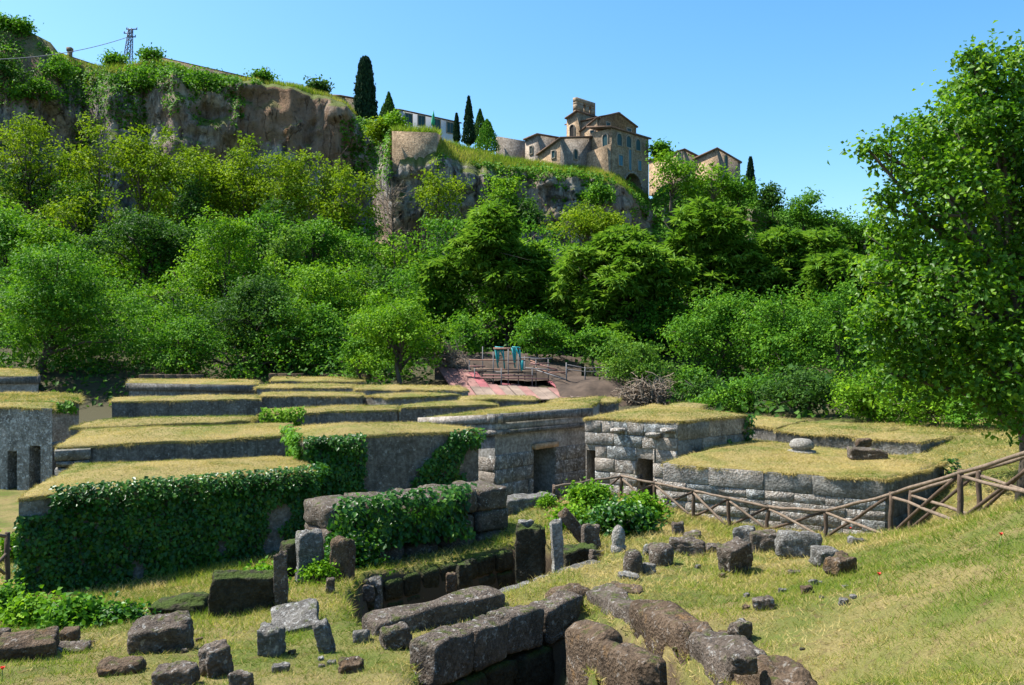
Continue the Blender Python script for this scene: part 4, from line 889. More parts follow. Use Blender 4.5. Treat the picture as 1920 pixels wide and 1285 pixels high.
cypress('bright conical shrub tree right of the slim pointed cypress', 913, 226, 288, 50, 152, 6, mat=L_MID, name='conifer', shape=0.7)
cypress('dark conifer behind the bright conical shrub', 900, 207, 270, 34, 162, 7, mat=L_DRK, name='conifer', shape=0.8)
CLT = 'trees on the cliff top'
def top_tree(label, px, yt, yb, w, d, mat, seed, name='tree', dn=1.0):
    ls = 0.0031*d; b = P(px, yb+6, d)[2]; tree(name, label, px, yt, yb, w, d, mat, 'leaf', 'tree', CLT, dens=dn/(ls*ls), lsize=ls, nl=8, seed=seed, base=b)
top_tree('bright yellow-green shrub on the tufa buttress corner', 735, 212, 262, 44, 137, L_BRT, 1, 'shrub')
top_tree('bright low shrub left of the tufa buttress', 712, 228, 262, 36, 138, L_YEL, 2, 'shrub')
top_tree('bright green tree in front of the gabled houses right of the church', 1258, 288, 395, 105, 146, L_BRT, 3)
top_tree('bushy green tree under the right gabled house', 1335, 300, 400, 95, 148, L_BRT, 4)
top_tree('green tree at the foot of the lone cypress', 1385, 325, 405, 60, 150, L_MID, 5)
top_tree('thin young tree rising behind the right church wall', 1238, 270, 300, 22, 158, L_MID, 6, dn=0.6)
top_tree('small dark round tree on the skyline right of the lone cypress', 1446, 348, 402, 38, 152, L_DRK, 7)
top_tree('wide green tree on the descending skyline right of the lone cypress', 1500, 362, 430, 90, 150, L_MID, 8)
top_tree('green tree on the descending skyline left of the near tree', 1565, 392, 450, 90, 148, L_MID, 9)
top_tree('olive tree on the skyline half hidden by the near tree', 1625, 408, 460, 80, 148, L_MID, 10)
top_tree('round bush on the skyline left of the pylon', 215, 106, 128, 26, 151, L_MID, 11, 'shrub')
top_tree('small bush on top of the brown outcrop', 41, 44, 60, 22, 146, L_MID, 12, 'shrub')
top_tree('tiny bush at the far left on the brown outcrop', 8, 38, 56, 18, 146, L_MID, 13, 'shrub', 0.6)
top_tree('bush on the left end of the long skyline wall', 285, 98, 118, 20, 150, L_MID, 14, 'shrub')
top_tree('wispy bush on the cliff edge left of the tall cypress', 596, 156, 176, 26, 152, L_DRK, 15, 'shrub', 0.5)
top_tree('small bush on the cliff edge above the brown rock', 490, 137, 158, 24, 150, L_MID, 16, 'shrub')
top_tree('feathery bush hanging on the left cliff shoulder', 70, 150, 200, 80, 138, L_MID, 17, 'shrub')
top_tree('leafy bush beside the brown outcrop on the left cliff shoulder', 110, 112, 165, 75, 142, L_MID, 18, 'shrub')
top_tree('dark bush covering the left edge of the cliff shoulder', 10, 100, 200, 90, 136, L_DRK, 19, 'shrub')
top_tree('dark bush hanging above the grey streaked cliff', 265, 125, 180, 85, 143, L_MID, 20, 'shrub')
top_tree('dark bush hanging above the middle of the cliff', 390, 138, 185, 90, 143, L_MID, 21, 'shrub')
top_tree('ivy clump on the brown rock nose under the church', 1125, 348, 395, 40, 136, L_MID, 22, 'shrub')
# closed green parasol on the buttress terrace
b_ = P(811, 248, 133); t_ = P(813, 207, 133); pr = empty('closed_parasol', b_-np.array([0, 0, 0.3]), 'closed green parasol beside the tufa buttress', 'parasol')
mb = MB(); mb.tube([b_-np.array([0, 0, 0.3]), t_], 0.05, 5); mbobj('pole', mb, M_STEEL, pr)
mb = MB(); mb.tube([b_+(t_-b_)*s for s in (0.3, 0.45, 0.75, 0.97)], [0.28, 0.3, 0.2, 0.03], 8); mbobj('canopy', mb, M_FLAG, pr)
# ------------------------------------------------------------------ tombs
def unit_block(seed, ch=0.032, jit=0.04):
    """chamfered stone block, 44 triangles, unit size"""
    rng = np.random.default_rng(seed); V = []
    for sx in (-1, 1):
        for sy in (-1, 1):
            for sz in (-1, 1):
                c = np.array([sx, sy, sz])*0.5
                for ax in range(3):
                    v = c.copy()
                    for k in range(3):
                        if k != ax: v[k] -= np.sign(c[k])*ch*rng.uniform(0.5, 1.4)
                    V.append(v+rng.normal(size=3)*jit*0.25)
    V = np.array(V)
    import bmesh
    bm = bmesh.new(); vs = [bm.verts.new(v) for v in V]; bmesh.ops.convex_hull(bm, input=vs); bm.normal_update()
    bm.verts.index_update(); Vo = np.array([v.co[:] for v in bm.verts]); T = [[v.index for v in f.verts] for f in bm.faces]; bm.free()
    return Vo, T
BLOCKS = {}
def block_mesh(mat, k):
    key = (mat.name, k)
    if key not in BLOCKS:
        V, T = unit_block(50+k)
        q = [f for f in T if len(f) == 4]; t = [f for f in T if len(f) == 3]
        BLOCKS[key] = mk_mesh('stone_block', V, [np.array(x) for x in (q, t) if len(x)], mat)
    return BLOCKS[key]
def place_block(parent, c, size, rotz, mat, name='stone_block', tilt=(0, 0)):
    o = bpy.data.objects.new(name, block_mesh(mat, random.randrange(6))); COL.objects.link(o); o.parent = parent
    o.location = [float(a) for a in (np.asarray(c)-rootloc(parent))]; o.rotation_euler = (tilt[0], tilt[1], rotz); o.scale = [float(a) for a in size]
    return o

def wall_panel(mb, A, B, zb, openings=(), inset=0.0, n_out=None, step=0.3, amp=0.02, seed=1):
    """rough vertical wall from A to B (top points, 3D) down to zb, with rectangular openings (s0,s1,zlo,zhi)"""
    L = np.linalg.norm((B-A)[:2]); ss = sorted(set(np.round(np.concatenate([np.linspace(0, L, max(2, int(L/step)+1)), [o[k] for o in openings for k in (0, 1)]]), 4)))
    zz0 = [0, 0.12, 0.3, 0.5, 0.7, 0.85, 1.0]
    t = (B-A)/L
    def pt(s, f): top = A+t*s; return np.array([top[0], top[1], zb+(top[2]-zb)*f])
    for s0, s1 in zip(ss[:-1], ss[1:]):
        fr = list(zz0); sm = (s0+s1)/2; top = (A+t*sm)[2]; cut = []
        for o in openings:
            if o[0]-1e-6 <= sm <= o[1]+1e-6: cut.append(((o[2]-zb)/(top-zb), (o[3]-zb)/(top-zb)))
        fr = sorted(set(fr+[c for q in cut for c in q if 0 < c < 1]))
        for f0, f1 in zip(fr[:-1], fr[1:]):
            fm = (f0+f1)/2
            if any(c0 < fm < c1 for c0, c1 in cut): continue
            V = np.array([pt(s0, f0), pt(s1, f0), pt(s1, f1), pt(s0, f1)])
            V[:, :2] += n_out[:2]*(amp*fbm(V*1.7, seed, 3)[:, None]) if not cut else 0
            mb.add(V, [[0, 1, 2, 3]])
def turf_top(root, C, bulge=0.25, lip=0.08, hay=0.62, dens=260, blen=0.12, seed=0, fringe=True, over=0.05, slab=0.05):
    bulge *= 0.55; lip *= 0.4; blen *= 0.8; dens = dens*1.35
    """domed turf on a quad C (4 world points) with mown grass"""
    rng = np.random.default_rng(900+seed); C = np.asarray(C, float); m = C.mean(0); out = unit((C-m)*np.array([1, 1, 0])); Co = C+out*over
    n = 22; s = np.linspace(0, 1, n); S, T = np.meshgrid(s, s)
    def surf(S, T, Cq=Co):
        S = S[..., None]; T = T[..., None]; p = (Cq[0]*(1-S)+Cq[1]*S)*(1-T)+(Cq[3]*(1-S)+Cq[2]*S)*T
        S = S[..., 0]; T = T[..., 0]; e = np.clip(np.minimum(np.minimum(S, 1-S), np.minimum(T, 1-T))*2, 0, 1)
        dome = lip+bulge*(1-(1-e)**1.7)
        w = fbm(p*np.array([0.7, 0.7, 0]), 61+seed, 3); ed = np.clip(1-e*6, 0, 1)
        p = p.copy(); p[..., 2] += dome+0.06*w; p[..., :2] += ((0.09*fbm(p*1.9, 63+seed, 3))*ed)[..., None]; p[..., 2] += 0.05*fbm(p*1.3+7, 67+seed, 3)*ed
        return p
    G = surf(S, T); V = G.reshape(-1, 3); ix = np.arange(n*n).reshape(n, n)
    Q = np.stack([ix[:-1, :-1], ix[:-1, 1:], ix[1:, 1:], ix[1:, :-1]], -1).reshape(-1, 4).tolist()
    rim = np.concatenate([ix[0, :], ix[1:, -1], ix[-1, -2::-1], ix[-2:0:-1, 0]]); R = V[rim].copy(); R[:, 2] -= slab+lip; k0 = len(V); V = np.concatenate([V, R]); nr = len(rim)
    Q += [[int(rim[k]), k0+k, k0+(k+1) % nr, int(rim[(k+1) % nr])] for k in range(nr)]
    turf = obj('turf', V, [np.array(Q)], M_TURF, root, smooth=True)
    area = 0.5*np.linalg.norm(np.cross(C[2]-C[0], C[3]-C[1])); nb = int(area*dens)
    u = rng.uniform(0, 1, (nb, 2)); p = surf(u[:, 0], u[:, 1]); D = rand_dir(nb, 0, 45, rng)
    g = fbm(p*np.array([0.5, 0.5, 0]), 71+seed, 3); g3 = fbm(p*np.array([1.9, 1.9, 0])+3, 77+seed, 3); t = np.clip(hay-0.13+0.95*g+0.5*g3+rng.normal(0, 0.2, nb), 0, 1); D[:, 2] += 0.25*np.clip(g3, 0, 1); D = unit(D)
    V1, T1 = blades(p-np.array([0, 0, 0.01]), D, blen*rng.uniform(0.4, 1.5, nb)*(1+0.7*np.clip(g3, -0.6, 1)), blen*0.11, rng); tt = np.repeat(t, 3)
    if fringe:                                       # tufts hanging over the rim
        nf = int(sum(np.linalg.norm(C[k]-C[(k+1) % 4]) for k in range(4))*dens*0.40); e = rng.integers(0, 4, nf); a = rng.uniform(0, 1, nf)
        us = np.where(e == 0, a, np.where(e == 1, 1, np.where(e == 2, 1-a, 0))); vs = np.where(e == 0, 0, np.where(e == 1, a, np.where(e == 2, 1, 1-a)))
        pf = surf(us, vs)+np.stack([0*us, 0*us, -rng.uniform(0, slab+lip, nf)], -1); of = unit((pf-m)*np.array([1, 1, 0])); of = unit(np.stack([np.where(e == 0, 0, 0)+of[:, 0], of[:, 1], 0*us], -1))
        Df = unit(of*rng.uniform(0.2, 1, (nf, 1))+np.array([0, 0, 1])*rng.uniform(-1.1, 0.6, (nf, 1))+rng.normal(size=(nf, 3))*0.3)
        V2, T2 = blades(pf, Df, blen*rng.uniform(0.3, 1.6, nf)*(1+0.8*vnoise(pf*1.7, 79+seed)), blen*0.12, rng)
        T1 = np.concatenate([T1, T2+len(V1)]); V1 = np.concatenate([V1, V2]); tt = np.concatenate([tt, np.repeat(np.clip(hay+0.1+rng.normal(0, 0.25, nf), 0, 1), 3)])
    obj('mown_grass', V1, [T1], L_HAY, root, tint=tt, kind='stuff')
    return surf

def ivy_on(root, A, B, zb, mask, dens=420, size=0.115, seed=0, mat=None, thick=0.16, name='ivy', zover=0.12):
    """ivy leaves over the wall A-B; mask(s 0..1, t 0..1) gives cover"""
    rng = np.random.default_rng(400+seed); L = np.linalg.norm((B-A)[:2]); H_ = A[2]-zb; n = int(L*H_*dens)
    s = rng.uniform(-0.01, 1.01, n); t = rng.uniform(0, 1+zover/H_, n); base = A+(B-A)*s[:, None]; z = zb+(base[:, 2]-zb)*t
    p = np.stack([base[:, 0], base[:, 1], z], -1); tv = unit((B-A)*np.array([1, 1, 0])); nrm = np.array([tv[1], -tv[0], 0])
    nz = fbm(np.stack([p[:, 0]*0.9, p[:, 1]*0.9, p[:, 2]*0.9], -1), 81+seed, 4); nz2 = fbm(p*2.6, 83+seed, 3)
    keep = (mask(s, t)+0.8*nz+0.35*nz2) > 0.5; p, nz2, s, t = p[keep], nz2[keep], s[keep], t[keep]; k = len(p)
    off = np.clip(0.03+thick*(0.5+0.8*nz2)+0.05*rng.normal(size=k), 0.02, 0.5); tp = sstep(0.8, 0.97, t); off = off*(1+0.9*tp)
    p = p+nrm*off[:, None]; nn = unit(nrm+np.array([0, 0, 1.0])*(0.5+1.3*tp)[:, None]+rng.normal(size=(k, 3))*0.42)
    U = unit(np.array([0, 0, -1.0])+rng.normal(size=(k, 3))*0.55)
    V, T = leaves(p, nn, size*rng.uniform(0.5, 1.6, k), size*rng.uniform(0.6, 1.3, k), rng, 0.15, U=U)
    return obj(name, V, [T], mat or L_IVY, root, tint=np.repeat(np.clip(0.42+0.5*nz2+0.2*rng.normal(size=k), 0, 1), 4), kind='stuff')

FOOT = []
def tomb(label, C, zb, mat=M_WALL, bulge=0.25, openings=None, dens=260, blen=0.12, hay=0.62, seed=0, group='grass-topped tombs', cornice=None, fringe=True, lip=0.08, name='tomb', band=None, over=0.05):
    """grass-topped tomb: C = front-left, front-right, back-right, back-left top corners"""
    C = np.asarray(C, float); m = C.mean(0); root = empty(name, (m[0], m[1], zb), label, 'tomb', group); FOOT.append(C[:, :2])
    mb = MB()
    for k in range(4):
        A, B = C[k], C[(k+1) % 4]; t = unit((B-A)*np.array([1, 1, 0])); nrm = np.array([t[1], -t[0], 0])
        op = (openings or {}).get(k, ())
        wall_panel(mb, A, B, zb, op, n_out=nrm, seed=seed+k)
        for (s0, s1, z0, z1) in op:                  # reveals and a dark chamber
            tt = (B-A)/np.linalg.norm((B-A)[:2]); q0, q1 = A+tt*s0, A+tt*s1; dp = -nrm*3.0
            a, b = np.array([q0[0], q0[1], z0]), np.array([q1[0], q1[1], z0]); c, d = np.array([q1[0], q1[1], z1]), np.array([q0[0], q0[1], z1])
            for f in ((a, d, d+dp, a+dp), (b, b+dp, c+dp, c), (d, c, c+dp, d+dp), (a+dp, b+dp, c+dp, d+dp), (a, a+dp, b+dp, b)): mb.add(np.array(f), [[0, 1, 2, 3]])
    V, f = mb.arrays(); obj('wall', V, f, mat, root)
    if band:                                         # smoother coping course just under the turf
        for k in band[2]:
            A, B = C[k], C[(k+1) % 4]; t = unit((B-A)*np.array([1, 1, 0])); nrm = np.array([t[1], -t[0], 0]); mbb = MB()
            pj, h = band[1], band[0]; e = t*pj
            lo = [A-e+nrm*pj, B+e+nrm*pj, B+e-nrm*0.1, A-e-nrm*0.1]; mbb.hexa([q-np.array([0, 0, h]) for q in lo]+[q+np.array([0, 0, 0.015]) for q in lo])
            mbobj('coping_slab', mbb, band[3], root)
    turf_top(root, C, bulge, lip, hay, dens, blen, seed, fringe, over)
    return root, C

def courses(root, A, B, ztop, heights, lens=(0.5, 1.1), depth=0.35, proud=0.02, openings=(), mats=(M_BLOCK,), seed=0, joint=0.012, s_lim=None, ztop_b=None):
    """ashlar courses on the face A-B, from ztop downwards"""
    rng = random.Random(seed); L = np.linalg.norm((B-A)[:2]); t = unit((B-A)*np.array([1, 1, 0])); nrm = np.array([t[1], -t[0], 0]); rz = math.atan2(t[1], t[0]); z = ztop
    slope = 0 if ztop_b is None else (ztop_b-ztop)/L
    for h in heights:
        s = 0.0 if s_lim is None else s_lim[0]; end = L if s_lim is None else s_lim[1]
        while s < end-0.05:
            l = rng.uniform(*lens)
            if end-s-l < lens[0]*0.6: l = end-s
            s1 = min(end, s+l); segs = [(s, s1)]
            for o in openings:
                if z-h < o[3]-0.05 and z > o[2]+0.05:
                    segs = [q for a, b in segs for q in ((a, min(b, o[0])), (max(a, o[1]), b)) if q[1]-q[0] > 0.08]
            for a, b in segs:
                c = A+t*(a+b)/2; pr = proud+rng.uniform(-0.015, 0.02)
                c = np.array([c[0], c[1], z-h/2+slope*(a+b)/2])+nrm*(pr-depth/2)
                place_block(root, c, (b-a-joint, depth, h-joint), rz, rng.choice(mats), tilt=(rng.uniform(-0.01, 0.01), 0))
            s = s1
        z -= h

zr = Z
# left front tomb covered in ivy
r1, C1 = tomb('large front tomb with a dark ivy curtain over its whole face, left foreground', [Tp(35,934,-3.6), Tp(585,886,-3.6), Tp(560,858,-3.6), Tp(150,872,-3.6)], zr(-6.6), M_WALL, bulge=0.32, dens=900, blen=0.10, seed=1, hay=0.6)
def m1(s, t):
    m = 1.1-0.0*s
    m = np.where((s < 0.09) & (t > 0.86), -0.2, m)
    for (a, b, w, h_) in ((0.36, 0.30, 0.02, 0.10), (0.65, 0.42, 0.025, 0.12), (0.86, 0.62, 0.06, 0.13), (0.84, 0.38, 0.06, 0.10), ):
        m = m-1.7*np.exp(-((s-a)/w)**2-((t-b)/h_)**2)
    return m
ivy_on(r1, C1[0], C1[1], zr(-6.5), m1, dens=760, size=0.10, seed=1, thick=0.14, zover=0.24)
ivy_on(r1, C1[1], C1[2], zr(-6.5), lambda s, t: 0.8-0.7*s, dens=420, size=0.12, seed=2, zover=0.15)
# tombs of the rows behind it
tomb('long low tomb behind the ivy tomb with a moulded left corner', [Tp(108,840,-3.3), Tp(540,818,-3.3), Tp(545,796,-3.3), Tp(165,806,-3.3)], zr(-6.2), M_WALL_DK, bulge=0.3, dens=420, blen=0.12, seed=3, hay=0.72)
r, C = tomb('low mossy tomb behind the one with the moulded corner', [Tp(133,804,-3.35), Tp(470,791,-3.35), Tp(480,782,-3.35), Tp(185,788,-3.35)], zr(-6), M_WALL_DK, bulge=0.3, dens=300, blen=0.14, seed=4, hay=0.42)
# corner mouldings of the long low tomb
cr = bpy.data.objects['tomb.001']; A = Tp(108,840,-3.3); 
for k, (dz, w_, h_) in enumerate(((0.05, 1.0, 0.32), (0.40, 0.92, 0.16), (0.62, 0.98, 0.5))):
    place_block(cr, A+np.array([0.42, 0.12, -dz-h_/2]), (w_, 0.6, h_), 0.45, M_WALL, 'corner_block')
tomb('long grey tomb wall in the third row on the left', [Tp(210,753,-3.0), Tp(485,749,-3.0), Tp(486,743,-3.0), Tp(215,746,-3.0)], zr(-5.2), M_WALL_DK, bulge=0.22, dens=160, blen=0.16, seed=5, hay=0.72)
r, C = tomb('tomb with a dark cornice in the last left row', [Tp(242,719,-2.6), Tp(480,723,-2.7), Tp(482,714,-2.6), Tp(246,712,-2.6)], zr(-4.6), M_WALL, bulge=0.2, dens=110, blen=0.18, seed=6, hay=0.75, band=(0.42, 0.14, (0, 3), M_WALL_DK))
tomb('small far tomb under the dark tree behind the middle rows', [Tp(508,715,-2.7), Tp(682,716,-2.7), Tp(680,709,-2.7), Tp(512,708,-2.7)], zr(-4.4), M_WALL_DK, bulge=0.2, dens=110, blen=0.18, seed=7, hay=0.7)
tomb('far tomb strip left of the pink roof, left half', [Tp(482,728,-2.75), Tp(664,728,-2.75), Tp(664,722,-2.75), Tp(485,722,-2.75)], zr(-4.4), M_WALL, bulge=0.2, dens=120, blen=0.18, seed=8, hay=0.75)
tomb('far tomb strip left of the pink roof, right half', [Tp(667,730,-2.7), Tp(878,733,-2.7), Tp(860,725,-2.7), Tp(668,724,-2.7)], zr(-4.4), M_WALL, bulge=0.2, dens=120, blen=0.18, seed=9, hay=0.75)
r, C = tomb('lichen-spotted tomb in the middle of the third row', [Tp(491,743,-2.9), Tp(680,743,-2.9), Tp(676,737,-2.9), Tp(494,737,-2.9)], zr(-5), M_WALL_DK, bulge=0.22, dens=150, blen=0.17, seed=10, hay=0.7)
tomb('tomb with a lit left flank in the third row', [Tp(730,746,-2.95), Tp(868,741,-2.95), Tp(850,737,-2.95), Tp(686,742,-2.95)], zr(-5), M_WALL, bulge=0.2, dens=150, blen=0.17, seed=11, hay=0.6)
r, C = tomb('tomb with a green ivy tuft on its left end in the second row', [Tp(486,778,-2.95), Tp(745,769,-2.95), Tp(748,762,-2.95), Tp(515,767,-2.95)], zr(-5.2), M_WALL_DK, bulge=0.25, dens=260, blen=0.14, seed=12, hay=0.5)
ivy_on(r, C[0], C[1], zr(-4.0), lambda s, t: np.where(s < 0.22, 1.0, np.where(s < 0.3, 0.45, -0.6)), dens=420, size=0.14, seed=12, mat=L_BRT, thick=0.35, zover=0.3)
tomb('narrow mossy tomb right of the one with the ivy tuft', [Tp(752,766,-2.9), Tp(930,760,-2.9), Tp(925,754,-2.9), Tp(760,760,-2.9)], zr(-5), M_WALL_DK, bulge=0.25, dens=240, blen=0.14, seed=13, hay=0.45)
tomb('thin mossy tomb at the foot of the pink roof', [Tp(862,750,-2.75), Tp(1010,750,-2.75), Tp(1000,744,-2.75), Tp(866,744,-2.75)], zr(-4.6), M_WALL_DK, bulge=0.2, dens=150, blen=0.16, seed=14, hay=0.4)
tomb('mossy tomb right of the foot of the pink roof', [Tp(1030,756,-2.7), Tp(1155,756,-2.7), Tp(1160,748,-2.7), Tp(1045,749,-2.7)], zr(-4.6), M_WALL_DK, bulge=0.22, dens=150, blen=0.16, seed=15, hay=0.5)
tomb('small low tomb under the vine-draped trees', [Tp(1252,766,-2.75), Tp(1310,766,-2.75), Tp(1325,759,-2.75), Tp(1262,759,-2.75)], zr(-4.6), M_WALL_DK, bulge=0.2, dens=120, blen=0.16, seed=16, hay=0.5)

# big plastered tomb with ivy on both sides, centre left
FL, FR, BR, BL = Tp(572,824,-2.9), Tp(897,808,-2.9), Tp(800,794,-2.9), Tp(549,802,-2.9)
r12, C12 = tomb('big dark-walled tomb between two ivy patches left of the doorway tomb', [FL, FR, BR, BL], zr(-5.6), M_WALL_DK, bulge=0.32, dens=420, blen=0.12, seed=17, hay=0.7)
def m12(s, t):
    m = np.where(s < 0.36, 0.95-0.9*sstep(0.28, 0.37, s), -0.7)
    u = s-(0.97-0.34*(1-t)); m2 = 0.95-np.abs(u+0.07)*5.2; m2 = np.where(t < 0.08, m2-0.3, m2)
    m3 = 0.75-np.abs(s-0.90)*14-np.abs(t-0.3)*1.6
    return np.maximum(np.maximum(m, m2), m3)
ivy_on(r12, FL, FR, zr(-5.5), m12, dens=640, size=0.11, seed=21, thick=0.16, zover=0.1)
ivy_on(r12, BL, FL, zr(-5.5), lambda s, t: 0.9+0*s, dens=300, size=0.13, seed=22, mat=L_MID)

# doorway tomb in the middle: cornice bands, left flank coloured in a sunlit tone, ashlar foot and a dark door
c0, c1, c2 = P(928,778,29.8), P(1098,767,33.5), P(797,785,32.8); c3 = P(905,760,41); c3[2] = c1[2]; c1b = P(1075,759,41)
Cct = [c0, c1, np.array([c1b[0]+1.5, 40.5, c1[2]]), c2]
Lf = np.linalg.norm((c1-c0)[:2]); tdir = unit((c1-c0)*np.array([1, 1, 0])); 
def s_on(A, B, px):
    r_ = (px-CX)/F; dv = unit((B-A)*np.array([1, 1, 0])); return (r_*A[1]-A[0])/(dv[0]-r_*dv[1])
sd0, sd1 = s_on(c0, c1, 999), s_on(c0, c1, 1040); zdt = P(0, 842, (c0+tdir*sd0)[1])[2]; zct = zr(-6.2)
rct, _ = tomb('grey doorway tomb with a cornice and a dark open door in the centre', Cct, zct, M_WALL_SMOOTH, bulge=0.22, dens=330, blen=0.13, seed=18, hay=0.38, openings={0: [(sd0, sd1, zct+0.02, zdt)]}, over=0.02)
def cornice(root, A, B, drop, h, pj, mat, name='cornice'):
    t = unit((B-A)*np.array([1, 1, 0])); nrm = np.array([t[1], -t[0], 0]); e = t*pj; mb = MB(); dn = np.array([0, 0, drop]); hh_ = np.array([0, 0, h])
    lo = [A-e+nrm*pj, B+e+nrm*pj, B+e-nrm*0.2, A-e-nrm*0.2]
    mb.hexa([q-dn-hh_ for q in lo]+[q-dn for q in lo]); mbobj(name, mb, mat, root)
for A, B, mt in ((c0, c1, M_WALL_DK), (c2, c0, M_WALL_WARM)):  # flank cornice lighter, front one darker: sun and shade put into colour
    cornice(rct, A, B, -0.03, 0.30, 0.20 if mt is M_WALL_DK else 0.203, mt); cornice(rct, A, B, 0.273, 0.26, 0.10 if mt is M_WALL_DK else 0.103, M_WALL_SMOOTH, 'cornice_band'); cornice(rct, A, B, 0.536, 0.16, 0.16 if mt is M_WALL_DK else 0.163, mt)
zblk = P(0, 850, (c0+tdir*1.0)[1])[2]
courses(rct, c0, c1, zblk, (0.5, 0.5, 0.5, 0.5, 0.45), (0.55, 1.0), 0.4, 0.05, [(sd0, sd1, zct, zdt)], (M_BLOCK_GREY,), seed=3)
courses(rct, c2, c0, zblk-0.1, (0.5, 0.5, 0.5, 0.5), (0.8, 1.3), 0.4, 0.04, (), (M_BLOCK, M_WALL_WARM), seed=4)  # flank blocks warmer than the front's, sunlight painted in
q = (c0+tdir*(sd0+sd1)/2); nct = np.array([tdir[1], -tdir[0], 0])
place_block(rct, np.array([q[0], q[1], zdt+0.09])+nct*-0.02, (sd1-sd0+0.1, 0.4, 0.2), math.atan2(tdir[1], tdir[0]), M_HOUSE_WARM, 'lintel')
ivy_on(rct, c0, c1, zct, lambda s, t: 0.35-1.2*t-0.25*np.abs(s-0.2), dens=260, size=0.12, seed=24, mat=L_MID, thick=0.06, name='moss_and_weeds')

# broken-facade tomb to the right of it
d0, d1, d2 = P(1098,786,30.4), P(1271,790,28.2), P(1405,780,30.8); d3 = np.array([d2[0]-2.6, d2[1]+5.2, d2[2]])
C13 = [d1, d2, d3, d0]
z13 = zr(-6.2); t13 = unit((d1-d0)*np.array([1, 1, 0]))
sA0, sA1, sB0, sB1 = s_on(d0, d1, 1100), s_on(d0, d1, 1117), s_on(d0, d1, 1196), s_on(d0, d1, 1226)
zA, zB = P(0, 846, 30.0)[2], P(0, 860, 29)[2]
op13 = [(max(0.02, sA0), sA1, z13+0.05, zA), (sB0, sB1, z13+0.05, zB)]
r13, _ = tomb('warm-toned tomb with a broken block facade right of the doorway tomb', [d0, d1, d2, d3], z13, M_WALL_WARM, bulge=0.3, dens=360, blen=0.13, seed=19, hay=0.72, openings={0: op13})
courses(r13, d0, d1, d0[2]-0.02, (0.42, 0.42, 0.46, 0.46, 0.42, 0.42), (0.5, 1.25), 0.4, 0.06, op13, (M_BLOCK, M_WALL_WARM, M_BLOCK, M_BLOCK_GREY), seed=8)
courses(r13, d1, d2, d1[2]-0.03, (0.62, 0.5, 0.3), (1.2, 2.2), 0.4, 0.03, (), (M_WALL, M_WALL_WARM), seed=9)
for px, py in ((1165, 806), (1231, 815), (1258, 806)):   # broken corbel stubs
    s = s_on(d0, d1, px); q = d0+t13*s; zz = P(0, py, q[1])[2]; n_ = np.array([t13[1], -t13[0], 0]); place_block(r13, np.array([q[0], q[1], zz])+n_*0.16, (0.4, 0.5, 0.14), math.atan2(t13[1], t13[0]), M_BLOCK, 'corbel')
ivy_on(r13, d1, d2, zr(-4.0), lambda s, t: np.where(s > 0.9, 0.9, np.where(s > 0.5, -0.05+0.25*np.sin(s*40), -0.9)), dens=330, size=0.12, seed=26, thick=0.1)

# big rectangular tomb at the right with ashlar front
e0, e1, e2, e3 = Tp(1243,869,-3.6), Tp(1660,902,-3.6), Tp(1770,868,-3.6), Tp(1398,823,-3.6)
rR, CR = tomb('wide rectangular tomb with a lit ashlar front behind the wooden fence', [e0, e1, e2, e3], zr(-5.9), M_WALL, bulge=0.12, dens=520, blen=0.12, seed=20, hay=0.7, lip=0.05)
Lr = np.linalg.norm((e1-e0)[:2])
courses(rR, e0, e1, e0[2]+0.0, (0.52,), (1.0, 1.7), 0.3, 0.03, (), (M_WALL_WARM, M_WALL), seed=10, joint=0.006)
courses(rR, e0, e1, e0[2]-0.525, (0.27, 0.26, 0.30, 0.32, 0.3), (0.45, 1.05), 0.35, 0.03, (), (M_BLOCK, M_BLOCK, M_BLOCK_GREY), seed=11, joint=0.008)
courses(rR, e1, e2, e1[2]+0.0, (0.55, 0.5, 0.5), (1.0, 1.8), 0.3, 0.03, (), (M_WALL_DK,), seed=12)  # darker stone paints the shaded end, against the lightened sunny front
ivy_on(rR, e1, e2, zr(-5.4), lambda s, t: np.where(s > 0.86, 1.0, -0.5), dens=420, size=0.11, seed=27, thick=0.3, zover=0.2)
# grass-topped platforms behind it
tomb('flat grassy platform with a low stone edge behind the wide rectangular tomb', [Tp(1455,809,-3.5), Tp(1620,820,-3.5), Tp(1682,803,-3.5), Tp(1500,793,-3.5)], zr(-4.5), M_WALL_DK, bulge=0.15, dens=260, blen=0.14, seed=28, hay=0.65, group='grassy platforms at the right')
tomb('rightmost grassy platform with a grey stone corner', [Tp(1600,821,-3.5), Tp(1726,831,-3.5), Tp(1785,819,-3.5), Tp(1685,808,-3.5)], zr(-4.5), M_WALL, bulge=0.15, dens=260, blen=0.14, seed=29, hay=0.65, group='grassy platforms at the right')
tomb('small grassy platform beside the ivy corner of the broken-facade tomb', [Tp(1396,795,-3.45), Tp(1455,802,-3.45), Tp(1512,790,-3.45), Tp(1420,783,-3.45)], zr(-4.5), M_WALL_DK, bulge=0.15, dens=220, blen=0.14, seed=30, hay=0.65, group='grassy platforms at the right')
